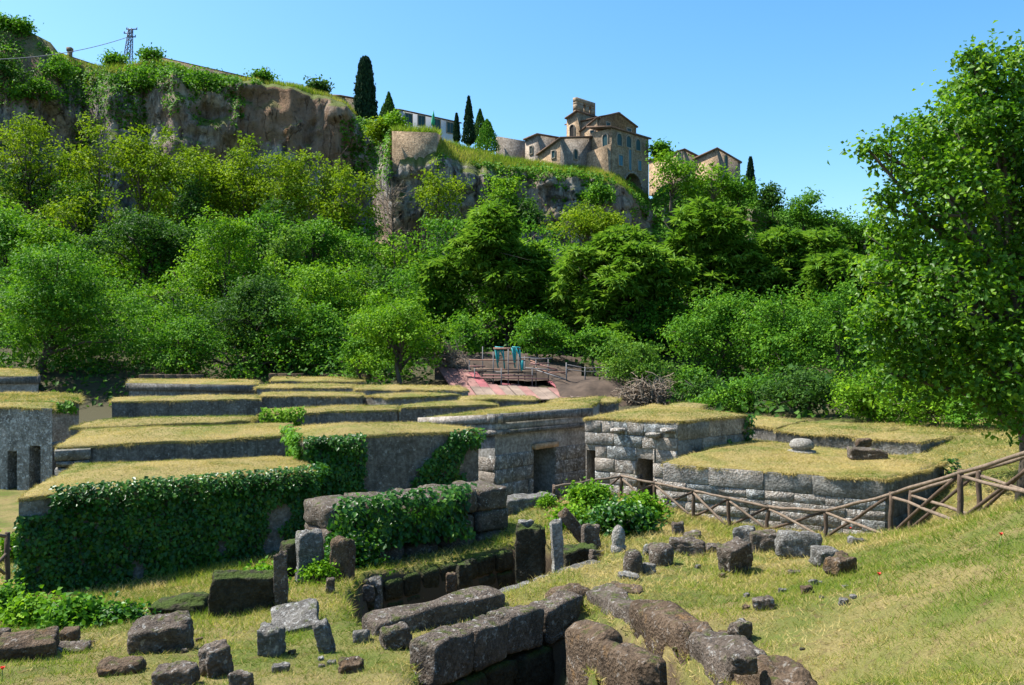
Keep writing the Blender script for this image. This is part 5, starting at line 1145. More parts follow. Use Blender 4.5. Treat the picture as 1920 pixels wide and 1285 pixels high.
# three stacked tombs at the left picture edge
tomb('rearmost left tomb with a rounded cornice at the picture edge', [Tp(-60,708,-2.2), Tp(72,706,-2.2), Tp(60,692,-1.95), Tp(-60,690,-1.95)], zr(-4.8), M_WALL_WARM, bulge=0.28, dens=120, blen=0.18, seed=31, hay=0.7, band=(0.45, 0.12, (0, 1, 3), M_WALL_DK), group='tombs at the left edge')
r, C = tomb('middle left tomb with a shaggy overhanging turf edge', [Tp(-60,752,-2.75), Tp(148,756,-2.75), Tp(140,742,-2.75), Tp(-60,740,-2.75)], zr(-5.6), M_WALL_WARM, bulge=0.3, dens=260, blen=0.22, seed=32, hay=0.55, group='tombs at the left edge', over=0.15)
ivy_on(r, C[0], C[1], zr(-3.6), lambda s, t: np.where(t > 0.55, 0.4-0.25*np.abs(s-0.5), -0.8), dens=360, size=0.14, seed=33, mat=L_MID, thick=0.3, zover=0.1)
fA, fB = Tp(-80,762,-2.6), Tp(98,766,-2.6)
opL = [(s_on(fA, fB, x0), s_on(fA, fB, x1), zr(-6.6), zr(-z_)) for x0, x1, z_ in ((14, 32, 4.35), (55, 76, 4.1))]
tomb('front left tomb with a smooth grey slab face on stone piers, picture edge', [fA, fB, Tp(97,757,-2.6), Tp(-80,755,-2.6)], zr(-6.6), M_BLOCK_GREY, bulge=0.18, dens=240, blen=0.15, seed=34, hay=0.55, group='tombs at the left edge', openings={0: opL})
# ------------------------------------------------------------------ stones and ruins of the foreground
def rock_verts(size, box=5.0, seed=0, rough=0.07, n=14):
    """rounded, pitted stone: cube grid pulled to a superellipsoid and roughened"""
    V, Q, k0 = [], [], 0
    g = np.linspace(-1, 1, n); S, T = np.meshgrid(g, g); o1 = np.ones_like(S)
    for ax in range(3):
        for sg in (-1, 1):
            a = [None]*3; a[ax] = o1*sg; a[(ax+1) % 3] = S*sg; a[(ax+2) % 3] = T
            V.append(np.stack(a, -1).reshape(-1, 3)); ix = np.arange(n*n).reshape(n, n)+k0
            Q.append(np.stack([ix[:-1, :-1], ix[:-1, 1:], ix[1:, 1:], ix[1:, :-1]], -1).reshape(-1, 4)); k0 += n*n
    V = np.concatenate(V); Q = np.concatenate(Q)
    key = np.round(V, 5); _, first, inv = np.unique(key, axis=0, return_index=True, return_inverse=True); inv = inv.ravel(); V = V[first]; Q = inv[Q]
    V = V/((np.abs(V)**box).sum(-1, keepdims=True)**(1/box))
    q = V*np.asarray(size)*0.5; m = float(np.mean(size)); sd = seed*7.3
    nd = unit(V); W_ = q/m
    cut = 0.16*m*np.round(2.2*fbm(W_*1.7+sd, seed+9, 2))/2.2
    q = q+nd*(rough*m*(1.3*fbm(W_*2.0+sd, seed, 3)+0.8*fbm(W_*6+sd, seed+5, 3))+cut*min(1.0, rough/0.06)*(0.8 if box < 10 else 0.3))[:, None]
    q[:, 2] = np.where(V[:, 2] > 0.5, q[:, 2]+0.06*size[2]*vnoise(np.stack([V[:, 0]*1.5, V[:, 1]*1.5, 0*V[:, 0]], -1)+sd, seed+2), q[:, 2])
    return q, Q
def rotm(yaw=0, pitch=0, roll=0): return np.array(Matrix.Rotation(yaw, 3, 'Z') @ Matrix.Rotation(pitch, 3, 'X') @ Matrix.Rotation(roll, 3, 'Y'))
SEED = [100]
def rock(label, px, py, w, h, dep=0.8, mat=None, box=5, yaw=0.0, pitch=0.0, roll=0.0, d=None, name='tufa_stone', sink=0.12, group='loose stones in the grass', rough=0.07, cat='stone', z0=None):
    SEED[0] += 1; b = hit(px, py) if d is None else P(px, py, d)
    if z0 is not None: b[2] = z0
    sc = b[1]/F; w = w*0.88; h = h*(0.8 if h < w else 0.93); box = max(box, 4.5)*1.5; rq = random.Random(SEED[0])
    if h < w*1.3 and d is None: pitch += rq.uniform(-0.13, 0.13); roll += rq.uniform(-0.13, 0.13)
    size = np.array([w*sc, w*sc*dep, h*sc*(1+sink)])
    V, Q = rock_verts(size, box, SEED[0], rough); V = V@rotm(yaw, pitch, roll).T
    c = b+np.array([0, size[1]*0.35, h*sc*0.5*(1-sink)])
    o = obj(name, V+c, [Q], mat or M_TUFA, smooth=True, loc=np.array([c[0], c[1], b[2]])); tag(o, label, cat, group); return o
R_ = math.radians
G1 = 'ruined stones left of the trench'
rock('tall upright tufa block with grass on its crown', 576, 1092, 50, 100, 0.8, M_TUFA_GREY, 11, R_(20), group=G1)
rock('upright tufa block stained orange on its left side', 641, 1088, 44, 80, 0.8, M_TUFA_RUST, 12, R_(-15), group=G1)
rock('slim brown pillar at the end of the mossy slab', 524, 1142, 26, 110, 1.2, M_TUFA, 14, R_(10), group=G1)
rock('big mossy slab standing in front of the ivy curtain', 452, 1152, 135, 92, 0.3, M_TUFA_DARK, 14, R_(12), group=G1)
rock('low mossy block at the foot of the ivy curtain', 330, 1160, 110, 35, 0.6, M_TUFA_DARK, 5, R_(5), group=G1)
rock('grass-covered block behind the slim pillar', 545, 1075, 46, 60, 1.0, M_TUFA_DARK, 5, R_(25), d=15.6, group=G1)
rock('small dark stone at the foot of the tall upright block', 597, 1095, 36, 22, 0.7, M_TUFA_DARK, 4, R_(30), group=G1)
rock('small round-headed stone right of the tall upright block', 618, 1114, 17, 28, 1.0, M_TUFA, 4, 0, group=G1)
o = rock('lower of two stacked pitted stones at the trench corner', 698, 1160, 38, 58, 1.0, M_TUFA_GREY, 4, R_(10), group=G1)
rock('upper of two stacked pitted stones at the trench corner', 690, 1112, 38, 32, 1.0, M_TUFA, 3.5, R_(35), d=float(hit(698, 1160)[1]), group=G1)
rock('grey slab tilted on the round pale stump', 545, 1188, 100, 30, 1.0, M_TUFA_GREY, 16, R_(14), R_(12), R_(-6), sink=-0.2, group=G1)
rock('pale grey round-topped stump in the left foreground', 503, 1230, 52, 52, 1.0, M_TUFA_GREY, 5, 0, group=G1)
rock('narrow pitted stone leaning right of the tilted slab', 606, 1226, 30, 62, 0.9, M_TUFA_GREY, 5, 0, 0, R_(-14), group=G1)
rock('round stone with straw on top left of the block wall', 739, 1217, 60, 46, 0.9, M_TUFA, 3.5, R_(20), group=G1)
rock('large dark boulder in the left foreground', 290, 1224, 122, 62, 0.7, M_TUFA, 3.2, R_(15), group=G1, rough=0.12)
rock('flat dark block with orange lichen at the left picture edge', 40, 1238, 110, 44, 0.7, M_TUFA_RUST, 7, R_(22), R_(8), group=G1)
rock('small dark block cut by the left picture edge', 0, 1205, 30, 26, 0.8, M_TUFA, 5, 0, group=G1)
rock('brown boulder at the bottom left of the stump', 402, 1268, 58, 58, 0.8, M_TUFA, 3.5, R_(40), group=G1)
rock('flat brown stone near the bottom left', 218, 1268, 90, 26, 0.6, M_TUFA_RUST, 3.5, R_(12), group=G1)
rock('brown stone at the bottom edge left of centre', 322, 1290, 86, 42, 0.7, M_TUFA, 3.5, 0, group=G1)
rock('stone fragment at the bottom edge below the pale stump', 448, 1292, 50, 34, 0.7, M_TUFA, 3.5, 0, group=G1)
rock('small grey stone lying below the tilted slab', 525, 1262, 36, 16, 0.6, M_TUFA_GREY, 3.5, R_(20), group=G1)
rock('half-buried pale stone left of the round straw-topped one', 676, 1206, 34, 26, 0.8, M_TUFA_GREY, 3.5, 0, group=G1, sink=0.4)
rock('low flat stone in the path at the lower left', 125, 1226, 70, 14, 0.8, M_TUFA, 4, R_(10), group=G1, sink=0.4)
rock('brown stone in the weeds beside the large boulder', 128, 1205, 36, 30, 0.8, M_TUFA_RUST, 3.5, R_(10), group=G1)
rock('crumbled brown stone below the round straw-topped one', 655, 1262, 50, 24, 0.9, M_TUFA_RUST, 3, R_(10), group=G1, rough=0.14)
def long_stone(label, A, B, wid, hgt, mat, name, group, box=9, parent=None, rough=0.05, n=14, cat='stone'):
    """block whose top edge runs from A to B"""
    SEED[0] += 1; A = np.asarray(A, float); B = np.asarray(B, float); L = np.linalg.norm(B-A); t = unit(B-A); s = unit(np.array([-t[1], t[0], 0])); u = np.cross(t, s)
    V, Q = rock_verts(np.array([L, wid, hgt]), box, SEED[0], rough*min(1.0, 1.6*min(wid, hgt)/float(np.mean([L, wid, hgt]))), n); M = np.stack([t, s, u], 1); c = (A+B)/2-u*hgt/2+s*wid/2
    o = obj(name, V@M.T+c, [Q], mat, parent, smooth=True, loc=None if parent else c-np.array([0, 0, hgt/2]))
    if parent is None: tag(o, label, cat, group)
    return o
long_stone('long brown sarcophagus-like block on the near rim of the trench', P(705,1168,10.5), P(950,1108,11.7), 0.42, 0.62, M_TUFA, 'long_block', G1, 16, rough=0.022)
# L-shaped wall of blocks round the front pit
w0 = empty('block_wall', P(1095,1150,10.5), 'angled wall of big tufa blocks round the front pit', 'wall')
LA = [(818,1206,8.7),(895,1182,9.3),(958,1160,9.9),(1026,1140,10.6),(1098,1114,11.2)]
for k, (a, b) in enumerate(zip(LA[:-1], LA[1:])):
    A, B = P(*a), P(*b); e = unit(B-A)*0.015; long_stone('', A+e+np.array([0, 0, random.uniform(-0.04, 0.04)]), B-e, 0.38, 0.46, M_TUFA, 'stone_block', None, 12, w0, 0.035, 13)
    A2, B2 = A-np.array([0, 0, 0.5]), B-np.array([0, 0, 0.5]); sh = (B-A)*0.35
    long_stone('', A2+sh+e, B2+sh-e, 0.42, 0.5, M_TUFA_DARK, 'stone_block', None, 7, w0, 0.05, 7)
    long_stone('', A2-np.array([0, 0, 0.52])+e, B2-np.array([0, 0, 0.52])-e, 0.45, 0.6, M_TUFA_DARK, 'stone_block', None, 7, w0, 0.05, 7)
LBp = [P(*q) for q in LB]
for q in LBp: q[2] += 0.05
for k, (A, B) in enumerate(zip(LBp[:-1], LBp[1:])):
    e = unit(B-A)*0.03
    long_stone('', A-e+np.array([0, 0, random.uniform(-0.03, 0.05)]), B+e*0.3+np.array([0, 0, random.uniform(-0.05, 0.03)]), 0.36, 0.95, M_TUFA_RUST if k % 2 else M_TUFA, 'stone_block', None, 9, w0, 0.06, 16)
for j in range(3):                                   # inner corner of the pit
    for (a, b) in (((1096,1122,11.2),(1078,1148,10.2)), ((1077,1150,10.15),(1064,1178,9.3))):
        A, B = P(*a), P(*b); A[2] = B[2] = P(1090,1125,11.2)[2]-0.15-0.5*j; long_stone('', A, B, 0.5, 0.48, M_TUFA_DARK, 'stone_block', None, 8, w0, 0.06, 8)
long_stone('', P(1052,1112,11.4), P(1120,1104,11.7), 0.5, 0.7, M_TUFA_RUST, 'stone_block', None, 5, w0, 0.08, 9)
w1 = empty('slab_pair', P(1150,1240,7.8), 'two upright tufa slabs with orange stains inside the front pit', 'wall')
long_stone('', P(1056,1172,8.6), P(1118,1196,8.0), 0.30, 1.15, M_TUFA_RUST, 'slab', None, 14, w1, 0.03, 14)
long_stone('', P(1115,1205,7.85), P(1200,1242,7.2), 0.30, 1.1, M_TUFA_RUST, 'slab', None, 14, w1, 0.03, 14)
rock('dark stub beside the two slabs at the bottom edge', 1222, 1300, 56, 60, 0.7, M_TUFA_RUST, 6, R_(-25), d=6.9, group='stones right of the pit')
# slabs and pillars standing in the trench
GT = 'upright stones in the trench'
rock('wide dark slab standing in the trench', 992, 1092, 56, 112, 0.45, M_TUFA_DARK, 16, R_(-6), d=16.2, group=GT)
rock('small grey block resting on the wide dark slab', 986, 998, 30, 26, 0.8, M_TUFA_GREY, 6, R_(10), d=16.4, group=GT)
rock('pale grey stele with a knobbed head in the trench', 1045, 1078, 24, 108, 0.9, M_TUFA_PALE, 12, R_(12), 0, R_(-4), d=15.6, group=GT)
rock('dark stub behind the dark slab', 1012, 1075, 24, 92, 1.2, M_TUFA_DARK, 7, 0, d=17.2, group=GT)
rock('square grey-topped block right of the stele', 1108, 1036, 36, 54, 0.9, M_TUFA, 8, R_(5), d=16.9, group=GT)
rock('slanting brown slab between the stele and the square block', 1078, 1020, 26, 74, 1.0, M_TUFA_RUST, 8, R_(5), 0, R_(-40), d=17.4, group=GT)
rock('mossy bank block behind the stele', 1085, 1070, 78, 50, 0.7, M_TUFA_DARK, 6, R_(20), d=16.2, group=GT)
long_stone('long pale slab in front of the doorway tomb', P(955,937,22.6), P(1048,925,24.2), 0.6, 0.55, M_TUFA_GREY, 'long_slab', GT)
for k, (a, b, lab) in enumerate((((945,1113,12.5),(1012,1092,13.2),'first edging stone of the trench rim, nearest the long block'), ((1018,1088,13.4),(1062,1074,13.9),'second edging stone of the trench rim'), ((1064,1073,14.0),(1132,1050,14.9),'third edging stone of the trench rim'))):
    long_stone(lab, P(*a), P(*b), 0.22, 0.25, M_TUFA_GREY, 'edging_stone', 'edging of the trench')
rock('fourth edging stone at the far end of the trench rim', 1120, 1052, 32, 22, 0.6, M_TUFA, 4, R_(20), group='edging of the trench')
for k, (px, py, w, h) in enumerate(((846, 1108, 22, 34), (690, 1125, 24, 26), (870, 1095, 30, 40))):
    rock(('pale small block at the foot of the ledge wall', 'small block at the left end of the trench', 'dark gap block in the ledge wall')[k], px, py, w, h, 0.8, (M_TUFA_RUST, M_TUFA, M_TUFA_DARK)[k], 7, R_(10*k), d=(16.0, 15.0, 16.8)[k], group=GT)
# ledge wall of the trench, under the grass ledge
wl = empty('ledge_wall', P(830,1080,17.8), 'shaded low wall carrying the grass ledge over the trench', 'wall')
pts = [P(q, np.interp(q, (690, 960), (1097, 1030)), np.interp(q, (690, 960), (16.5, 19.5))) for q in np.linspace(690, 965, 9)]
for a, b in zip(pts[:-1], pts[1:]):
    e = unit(b-a)*0.012
    for j in range(3): long_stone('', a+e-np.array([0, 0, 0.03+j*0.43]), b-e-np.array([0, 0, 0.03+j*0.43]), 0.35, 0.42, M_TUFA_DARK, 'stone_block', None, 8, wl, 0.05, 6)
# plinth in front of the big plastered tomb, half hidden by ivy
pl = empty('plinth_wall', P(790,960,21), 'rough block plinth overgrown with ivy below the big dark-walled tomb', 'wall')
PA, PB = P(612,950,18.0), P(957,911,20.9)
qs = np.linspace(0, 1, 6)
for s0, s1 in zip(qs[:-1], qs[1:]):
    A, B = PA+(PB-PA)*s0, PA+(PB-PA)*s1; e = unit(B-A)*0.012
    for j, (zo, hh) in enumerate(((0, 0.55), (0.56, 0.5), (1.07, 0.7))):
        long_stone('', A+e-np.array([0, 0, zo+random.uniform(-0.04, 0.03)*(j == 0)]), B-e-np.array([0, 0, zo]), 1.3, hh, M_TUFA, 'stone_block', None, 8, pl, 0.05, 9)
ivy_on(pl, PA, PB, PA[2]-1.0, lambda s, t: np.where(s < 0.72, 1.0, 0.1)+np.where(s > 0.9, -0.3, 0.0), dens=620, size=0.11, seed=41, thick=0.35, zover=0.25)
# right-hand lawn: cippi, blocks and stones
GC = 'carved grave markers'; GR = 'loose stones on the right lawn'
def turned(label, px, py, w, h, prof, mat, name='grave_marker', group=GC, d=None, z=None, tilt=0.0):
    b = hit(px, py) if d is None else P(px, py, d); sc = b[1]/F; n = 20; V = []; rg = np.random.default_rng(int(px))
    for (r, t) in prof:
        a = np.arange(n)*2*np.pi/n; rr = r*w*sc/2*(1+0.03*rg.normal(size=n)); V.append(np.stack([np.cos(a)*rr, np.sin(a)*rr, 0*a+t*h*sc], -1))
    m = len(prof); V = np.concatenate(V)@rotm(0, 0, tilt).T; c = b+np.array([0, w*sc*0.4, -0.03]); V = np.concatenate([V, [V[-n:].mean(0)]])
    Q = [[k*n+j, k*n+(j+1) % n, (k+1)*n+(j+1) % n, (k+1)*n+j] for k in range(m-1) for j in range(n)]; T = [[(m-1)*n+j, (m-1)*n+(j+1) % n, m*n] for j in range(n)]
    o = obj(name, V+c, [np.array(Q), np.array(T)], mat, smooth=True, loc=c); tag(o, label, 'grave marker', group); return o
ACORN = [(0.95, 0), (1.0, 0.05), (1.0, 0.22), (0.8, 0.27), (0.78, 0.32), (0.86, 0.42), (0.85, 0.6), (0.74, 0.76), (0.52, 0.9), (0.25, 0.98), (0.02, 1.0)]
DRUM = [(0.85, 0), (1.0, 0.15), (1.05, 0.45), (0.98, 0.7), (0.75, 0.88), (0.4, 0.97), (0.05, 1.0)]
PINE = [(1.2, 0), (1.25, 0.05), (1.25, 0.22), (0.85, 0.25), (0.78, 0.34), (1.0, 0.4), (1.06, 0.55), (1.0, 0.75), (0.7, 0.93), (0.05, 1.0)]
turned('bullet-shaped pale grave marker on a round foot in the right lawn', 1161, 1036, 30, 52, ACORN, M_TUFA_PALE)
turned('dark egg-shaped grave marker left of the small pale lump', 1189, 1080, 36, 50, DRUM, M_TUFA)
turned('small oval pale grave marker beside the barrel stone', 1213, 1042, 16, 24, DRUM, M_TUFA_GREY, tilt=0.15)
turned('barrel-shaped brown grave marker in the right lawn', 1243, 1062, 46, 42, [(0.9, 0), (1, 0.2), (1.02, 0.6), (0.95, 0.85), (0.7, 0.95), (0.1, 1)], M_TUFA)
rock('small pale lump right of the egg-shaped marker', 1217, 1077, 28, 24, 0.8, M_TUFA_GREY, 3, group=GR)
rock('brown stump behind the barrel-shaped marker', 1226, 1045, 20, 28, 0.8, M_TUFA, 4, group=GR)
rock('double brown block half sunk behind the barrel marker', 1292, 1042, 74, 34, 0.6, M_TUFA, 6, R_(-8), group=GR)
rock('low slanting stone right of the double block', 1342, 1036, 44, 16, 0.5, M_TUFA, 5, R_(15), group=GR)
rock('big tilted brown block on the right lawn casting a dark shadow', 1380, 1076, 60, 58, 0.8, M_TUFA, 6, R_(30), R_(10), R_(-18), group=GR, sink=0.0)
rock('square-topped block at the left end of the fence-foot blocks', 1400, 1035, 46, 46, 0.9, M_TUFA_GREY, 8, R_(-20), group=GR)
rock('long squared block in the middle of the fence-foot blocks', 1436, 1034, 56, 42, 0.8, M_TUFA, 8, R_(-10), group=GR)
rock('wide lichen-grey block at the right end of the fence-foot blocks', 1500, 1046, 86, 54, 0.7, M_TUFA_GREY, 6, R_(-8), group=GR)
rock('pitted grey stone leaning on the wide lichen-grey block', 1551, 1062, 52, 36, 0.8, M_TUFA_GREY, 3.5, R_(20), group=GR)
rock('reddish rough stone at the right end of the row', 1582, 1078, 58, 40, 0.7, M_TUFA_RUST, 4, R_(30), group=GR, rough=0.1)
rock('small brown stone alone on the lawn', 1435, 1146, 44, 26, 0.8, M_TUFA, 3.2, R_(-10), group=GR)
rock('upright block with a long shadow near the right arm of the block wall', 1392, 1210, 42, 46, 0.8, M_TUFA, 5, R_(25), group=GR)
rock('low stone left of the upright block near the right arm', 1362, 1203, 26, 20, 0.8, M_TUFA_RUST, 3.5, group=GR)
rock('reddish clod below the lone small stone', 1515, 1114, 22, 16, 0.9, M_TUFA_RUST, 3, group=GR)
rock('brown clod at the corner of the block wall', 1262, 1162, 26, 22, 0.9, M_TUFA_RUST, 3, group=GR)
rock('flat chip of stone in the grass above the lone small stone', 1492, 1079, 24, 9, 0.8, M_TUFA, 3, group=GR)
rock('dark stone in the grass under the fence', 1272, 1005, 24, 26, 0.9, M_TUFA, 4, group=GR)
rock('crumbling stone right of the dark one under the fence', 1300, 1012, 36, 14, 0.9, M_TUFA, 3.5, group=GR)
rock('low grey stone beside the fence corner post', 1610, 1022, 34, 14, 0.7, M_TUFA_GREY, 5, group=GR)
rock('flat pale stone sunk in the lawn in front of the egg-shaped marker', 1180, 1085, 44, 8, 0.8, M_TUFA_GREY, 4, sink=0.6, group=GR)
rock('bare brown stone sunk in the lawn near the block wall corner', 1175, 1112, 70, 9, 0.6, M_TUFA_RUST, 4, R_(-20), sink=0.6, group=GR)
rock('round stone at the bottom right end of the block wall', 1395, 1262, 60, 40, 0.8, M_TUFA, 3.5, group=GR, d=6.9)
rq_ = random.Random(12)
for k in range(34):
    if k % 3: px, py, lab_ = rq_.uniform(1160, 1640), rq_.uniform(1010, 1235), 'small broken stone fragment lying in the grass of the right lawn'
    else: px, py, lab_ = rq_.uniform(80, 740), rq_.uniform(1190, 1275), 'small broken stone fragment lying in the grass of the left foreground'
    s_ = rq_.uniform(8, 19); rock(lab_, px, py, s_, s_*rq_.uniform(0.45, 0.8), rq_.uniform(0.6, 1.0), rq_.choice((M_TUFA, M_TUFA_RUST, M_TUFA_GREY)), 4, rq_.uniform(0, 3), group='small stone fragments in the grass', name='stone_fragment', rough=0.1)
# stones on the wide rectangular tomb
zt_ = e0[2]+0.06
def on_top(px, py): d_ = (CZ-zt_)*F/(py-CY); return d_
turned('whitish pine-cone-shaped marker standing on the wide rectangular tomb', 1509, 852, 42, 30, PINE, M_TUFA_PALE, d=on_top(1509, 851))
rock('small brown stone lying at the back of the wide rectangular tomb', 1621, 837, 30, 17, 0.7, M_TUFA_RUST, 4, d=on_top(1621, 837), group='stones on the wide tomb')
rock('long dark stone beam lying on the wide rectangular tomb', 1631, 862, 80, 24, 0.35, M_TUFA, 8, R_(-6), 0, R_(3), d=on_top(1631, 862), group='stones on the wide tomb')
# low rubble rows on the far tombs
for k, (x0_, x1_, y_, d_) in enumerate(((262, 372, 706, 61), (505, 560, 704, 66), (600, 675, 705, 66))):
    rg = random.Random(k); x_ = x0_; rt_ = empty('rubble_row', P((x0_+x1_)/2, y_, d_)-np.array([0, 0, 0.5]), ('row of brown stones behind the last left tomb', 'short row of stones behind the small far tomb, left', 'short row of stones behind the small far tomb, right')[k], 'stones', 'rubble rows at the back')
    while x_ < x1_:
        w_ = rg.uniform(14, 30); a = P(x_+w_/2, y_, d_); place_block(rt_, a-np.array([0, 0, 0.35]), (w_*d_/F*0.96, 0.5, 1.0), rg.uniform(-0.1, 0.1), M_TUFA_RUST, 'stone'); x_ += w_

# ------------------------------------------------------------------ wooden fence
def pole(parent, name, A, B, r, mat):
    A = np.asarray(A, float); B = np.asarray(B, float); n = 5; t = np.linspace(0, 1, n)[:, None]; L = np.linalg.norm(B-A)
    pts = A+(B-A)*t+RNG.normal(size=(n, 3))*r*0.25; mb = MB(); mb.tube(pts, r*(1+RNG.normal(size=n)*0.06), 8); return mbobj(name, mb, mat, parent, smooth=True)
def fence(label, posts, rail_ext=(), r=0.045, braces=(), mat=M_WOOD, rails=2):
    b0 = P(posts[0][0], posts[0][2], posts[0][3]); root = empty('wooden_fence', b0, label, 'fence', 'wooden fences'); tops = []
    for (px, yt, yb, d) in posts:
        a, b = P(px, yb, d), P(px, yt, d); a[2] = min(a[2], gz(a[0], a[1]))-0.15; tops.append((a, b)); pole(root, 'post', a, b+np.array([0, 0, 0.03]), r*1.15, mat)
    for (a0, b0_), (a1, b1) in zip(tops[:-1], tops[1:]):
        off = np.array([0, -r*1.9, 0]); pole(root, 'rail', b0_+off, b1+off, r*0.8, M_WOOD_PALE)
    for (k0, f0, k1, f1) in braces:
        (a0, b0_), (a1, b1) = tops[k0], tops[k1]; z0 = max(a0[2]+0.15, b0_[2]-1.2); z1 = max(a1[2]+0.15, b1[2]-1.2)
        A = np.array([b0_[0], b0_[1], z0+(b0_[2]-z0)*f0]); B = np.array([b1[0], b1[1], z1+(b1[2]-z1)*f1])
        off = np.array([0, -r*1.9 if f0 > f1 else r*1.9, 0]); pole(root, 'brace', A+off, B+off, r*0.75, M_WOOD_PALE if f0 > f1 else mat)
    return root, tops
FP = [(1990,828,940,12.6),(1800,884,972,15.2),(1672,924,1008,17.4),(1548,957,1010,20.2),(1440,950,995,21.8),(1366,934,990,22.6),(1300,920,970,23.6),(1228,905,955,24.6),(1164,892,935,25.6),(1105,902,940,25.0),(1039,911,950,24.2)]
FP = FP[::-1]; nF = len(FP)
br = []
for k in range(nF-1): br += [(k, 0.92, k+1, 0.0), (k, 0.0, k+1, 0.92)]
fence('long rustic wooden fence with crossed braces running past the wide tomb', FP, braces=br)
F2 = [(1707,922,975,18.4),(1836,881,950,16.6),(1960,842,930,14.8)]
fence('second wooden fence right behind the near one at the right edge', F2, braces=[(0, 0.92, 1, 0.1), (0, 0.1, 1, 0.9), (1, 0.9, 2, 0.1), (1, 0.1, 2, 0.9)])
F3 = [(-60,1003,1100,16.5),(14,1003,1095,17.5)]
fence('piece of wooden fence at the left picture edge beside the ivy tomb', F3, braces=[(0, 0.05, 1, 0.75), (0, 0.9, 1, 0.35)])

# ------------------------------------------------------------------ excavation: sheet roof, scaffold, earth and brushwood
quad = [P(818,688,63), P(1038,712,61.5), P(1088,746,56), P(862,752,56)]
def qp(u, v, dz=0.0): return (quad[0]*(1-u)+quad[1]*u)*(1-v)+(quad[3]*(1-u)+quad[2]*u)*v+np.array([0, 0, dz])
rf_ = empty('sheet_roof', qp(0.5, 1, -1.2), 'sloping pink and tan corrugated sheet roof over the excavation', 'roof')
def sheet(u0, u1, v0, v1, dz, mat):
    n = 33; mb = MB(); us = np.linspace(u0, u1, n); V = []
    for v_ in (v0, (v0+v1)/2, v1):
        for k, u_ in enumerate(us): V.append(qp(u_, v_, dz+0.04*math.cos(k*math.pi/2)))
    top = np.array(V); bot = top-np.array([0, 0, 0.05]); Q = []
    for r_ in range(2):
        for k in range(n-1): Q.append([r_*n+k, r_*n+k+1, (r_+1)*n+k+1, (r_+1)*n+k]); Q.append([3*n+r_*n+k, 3*n+(r_+1)*n+k, 3*n+(r_+1)*n+k+1, 3*n+r_*n+k+1])
    mb.add(np.concatenate([top, bot]), Q); mbobj('sheet', mb, mat, rf_)
rg = random.Random(4)
for k in range(4): sheet(k*0.085+0.002, (k+1)*0.085, 0.0, 0.62, 0.05+rg.uniform(-0.06, 0.06), M_PANEL_RED if k == 3 else M_PANEL)
for k in range(12): sheet(0.0+k*0.0835+0.002, (k+1)*0.0835, 0.60 if k < 4 else 0.5, 1.0, rg.uniform(-0.05, 0.05), (M_PANEL_TAN, M_PANEL, M_PANEL_TAN)[k % 3])
for k in range(7): sheet(0.36+k*0.08, 0.36+(k+1)*0.08-0.004, 0.12+rg.uniform(0, 0.1), 0.5, -0.45+rg.uniform(-0.2, 0.12), M_PANEL_RED if k % 3 else M_PANEL)
sheet(0.90, 1.0, 0.2, 0.52, 0.06, M_PANEL_RED)
mb = MB(); a, b = qp(0.0, 0.99, -0.1), qp(1.0, 0.99, -0.1)
for u_ in np.linspace(0.02, 0.98, 8):
    q = qp(u_, 0.96, -0.07); mb = MB(); mb.tube([q-np.array([0, 0, 1.6]), q], 0.07, 5); mbobj('support_post', mb, M_RUSTY, rf_)
sf = empty('scaffold', P(965,715,60.5), 'tangle of scaffold tubes with teal trestles over the excavation', 'scaffold')
def sp(px, py, d): return P(px, py, d)
for px, y0, y1, d in ((905,650,712,62),(880,676,708,62),(925,660,715,61),(953,655,716,60.5),(972,664,712,61),(984,668,705,62),(1005,672,712,61.5),(1028,672,708,62),(940,690,720,60),(998,690,716,60.5),(890,690,712,60.5)):
    mb = MB(); mb.tube([sp(px, y1+14, d), sp(px, y0, d)], 0.04, 5); mbobj('standard', mb, M_STEEL, sf)
for k, (x0_, y0_, x1_, y1_, d0_, d1_) in enumerate(((880,675,985,676,62,61),(992,674,1035,672,61,62),(880,687,910,687,61.5,61.5),(952,682,965,682,60.5,60.5),(975,671,1010,671,61,61),(993,684,1030,681,60.5,61.5),
    (888,692,1000,694,61.2,61.2),(900,697,1005,700,60.8,60.8),(905,703,1000,705,60.4,60.4),(1000,688,1050,706,61,59.5),(1005,694,1062,712,60.6,59),(995,680,1045,693,61.4,60),(1015,699,1065,698,60.5,59.5),(985,690,1045,695,60.2,60.2),(900,708,1030,711,60.0,60.0),(995,676,1060,702,62,59.5))):
    mb = MB(); mb.tube([sp(x0_, y0_, d0_), sp(x1_, y1_, d1_)], 0.045, 5); mbobj('ledger', mb, (M_RUSTY, M_STEEL, M_PANEL)[k % 3], sf)
for k, (x0_, y0_) in enumerate(((890,697),(905,694),(960,698),(1000,697),(925,702),(985,704))):
    mb = MB(); c = sp(x0_, y0_, 60.8); box(mb, c, 1.6, 0.4, 0.08); mbobj('plank', mb, M_WOOD_PALE, sf)
for k, (xa, xb, xm, d) in enumerate(((928,944,934,61.5),(960,975,966,61.2))):
    for (p0, p1) in (((xa, 652), (xm, 690)), ((xa+3, 651), (xm-1, 672)), ((xb-8, 651), (xm, 680)), ((xb-1, 651), (xb+2, 692)), ((xb-8, 651), (xb+1, 672)), ((xa, 651), (xb, 652))):
        mb = MB(); mb.tube([sp(*p0, d), sp(*p1, d)], 0.055, 5); mbobj('trestle_bar', mb, M_TEAL, sf)
mb = MB(); mb.tube([sp(979,676,61), sp(979,696,61)], 0.12, 6); mbobj('trestle_foot', mb, M_TEAL, sf)
mb = MB(); mb.tube([sp(925,654,61.4), sp(977,654,61.2)], 0.08, 5); mbobj('ledger', mb, M_RUSTY, sf)
wf = empty('wire_fence', P(1062,715,59), 'thin post-and-wire barrier right of the scaffold', 'fence')
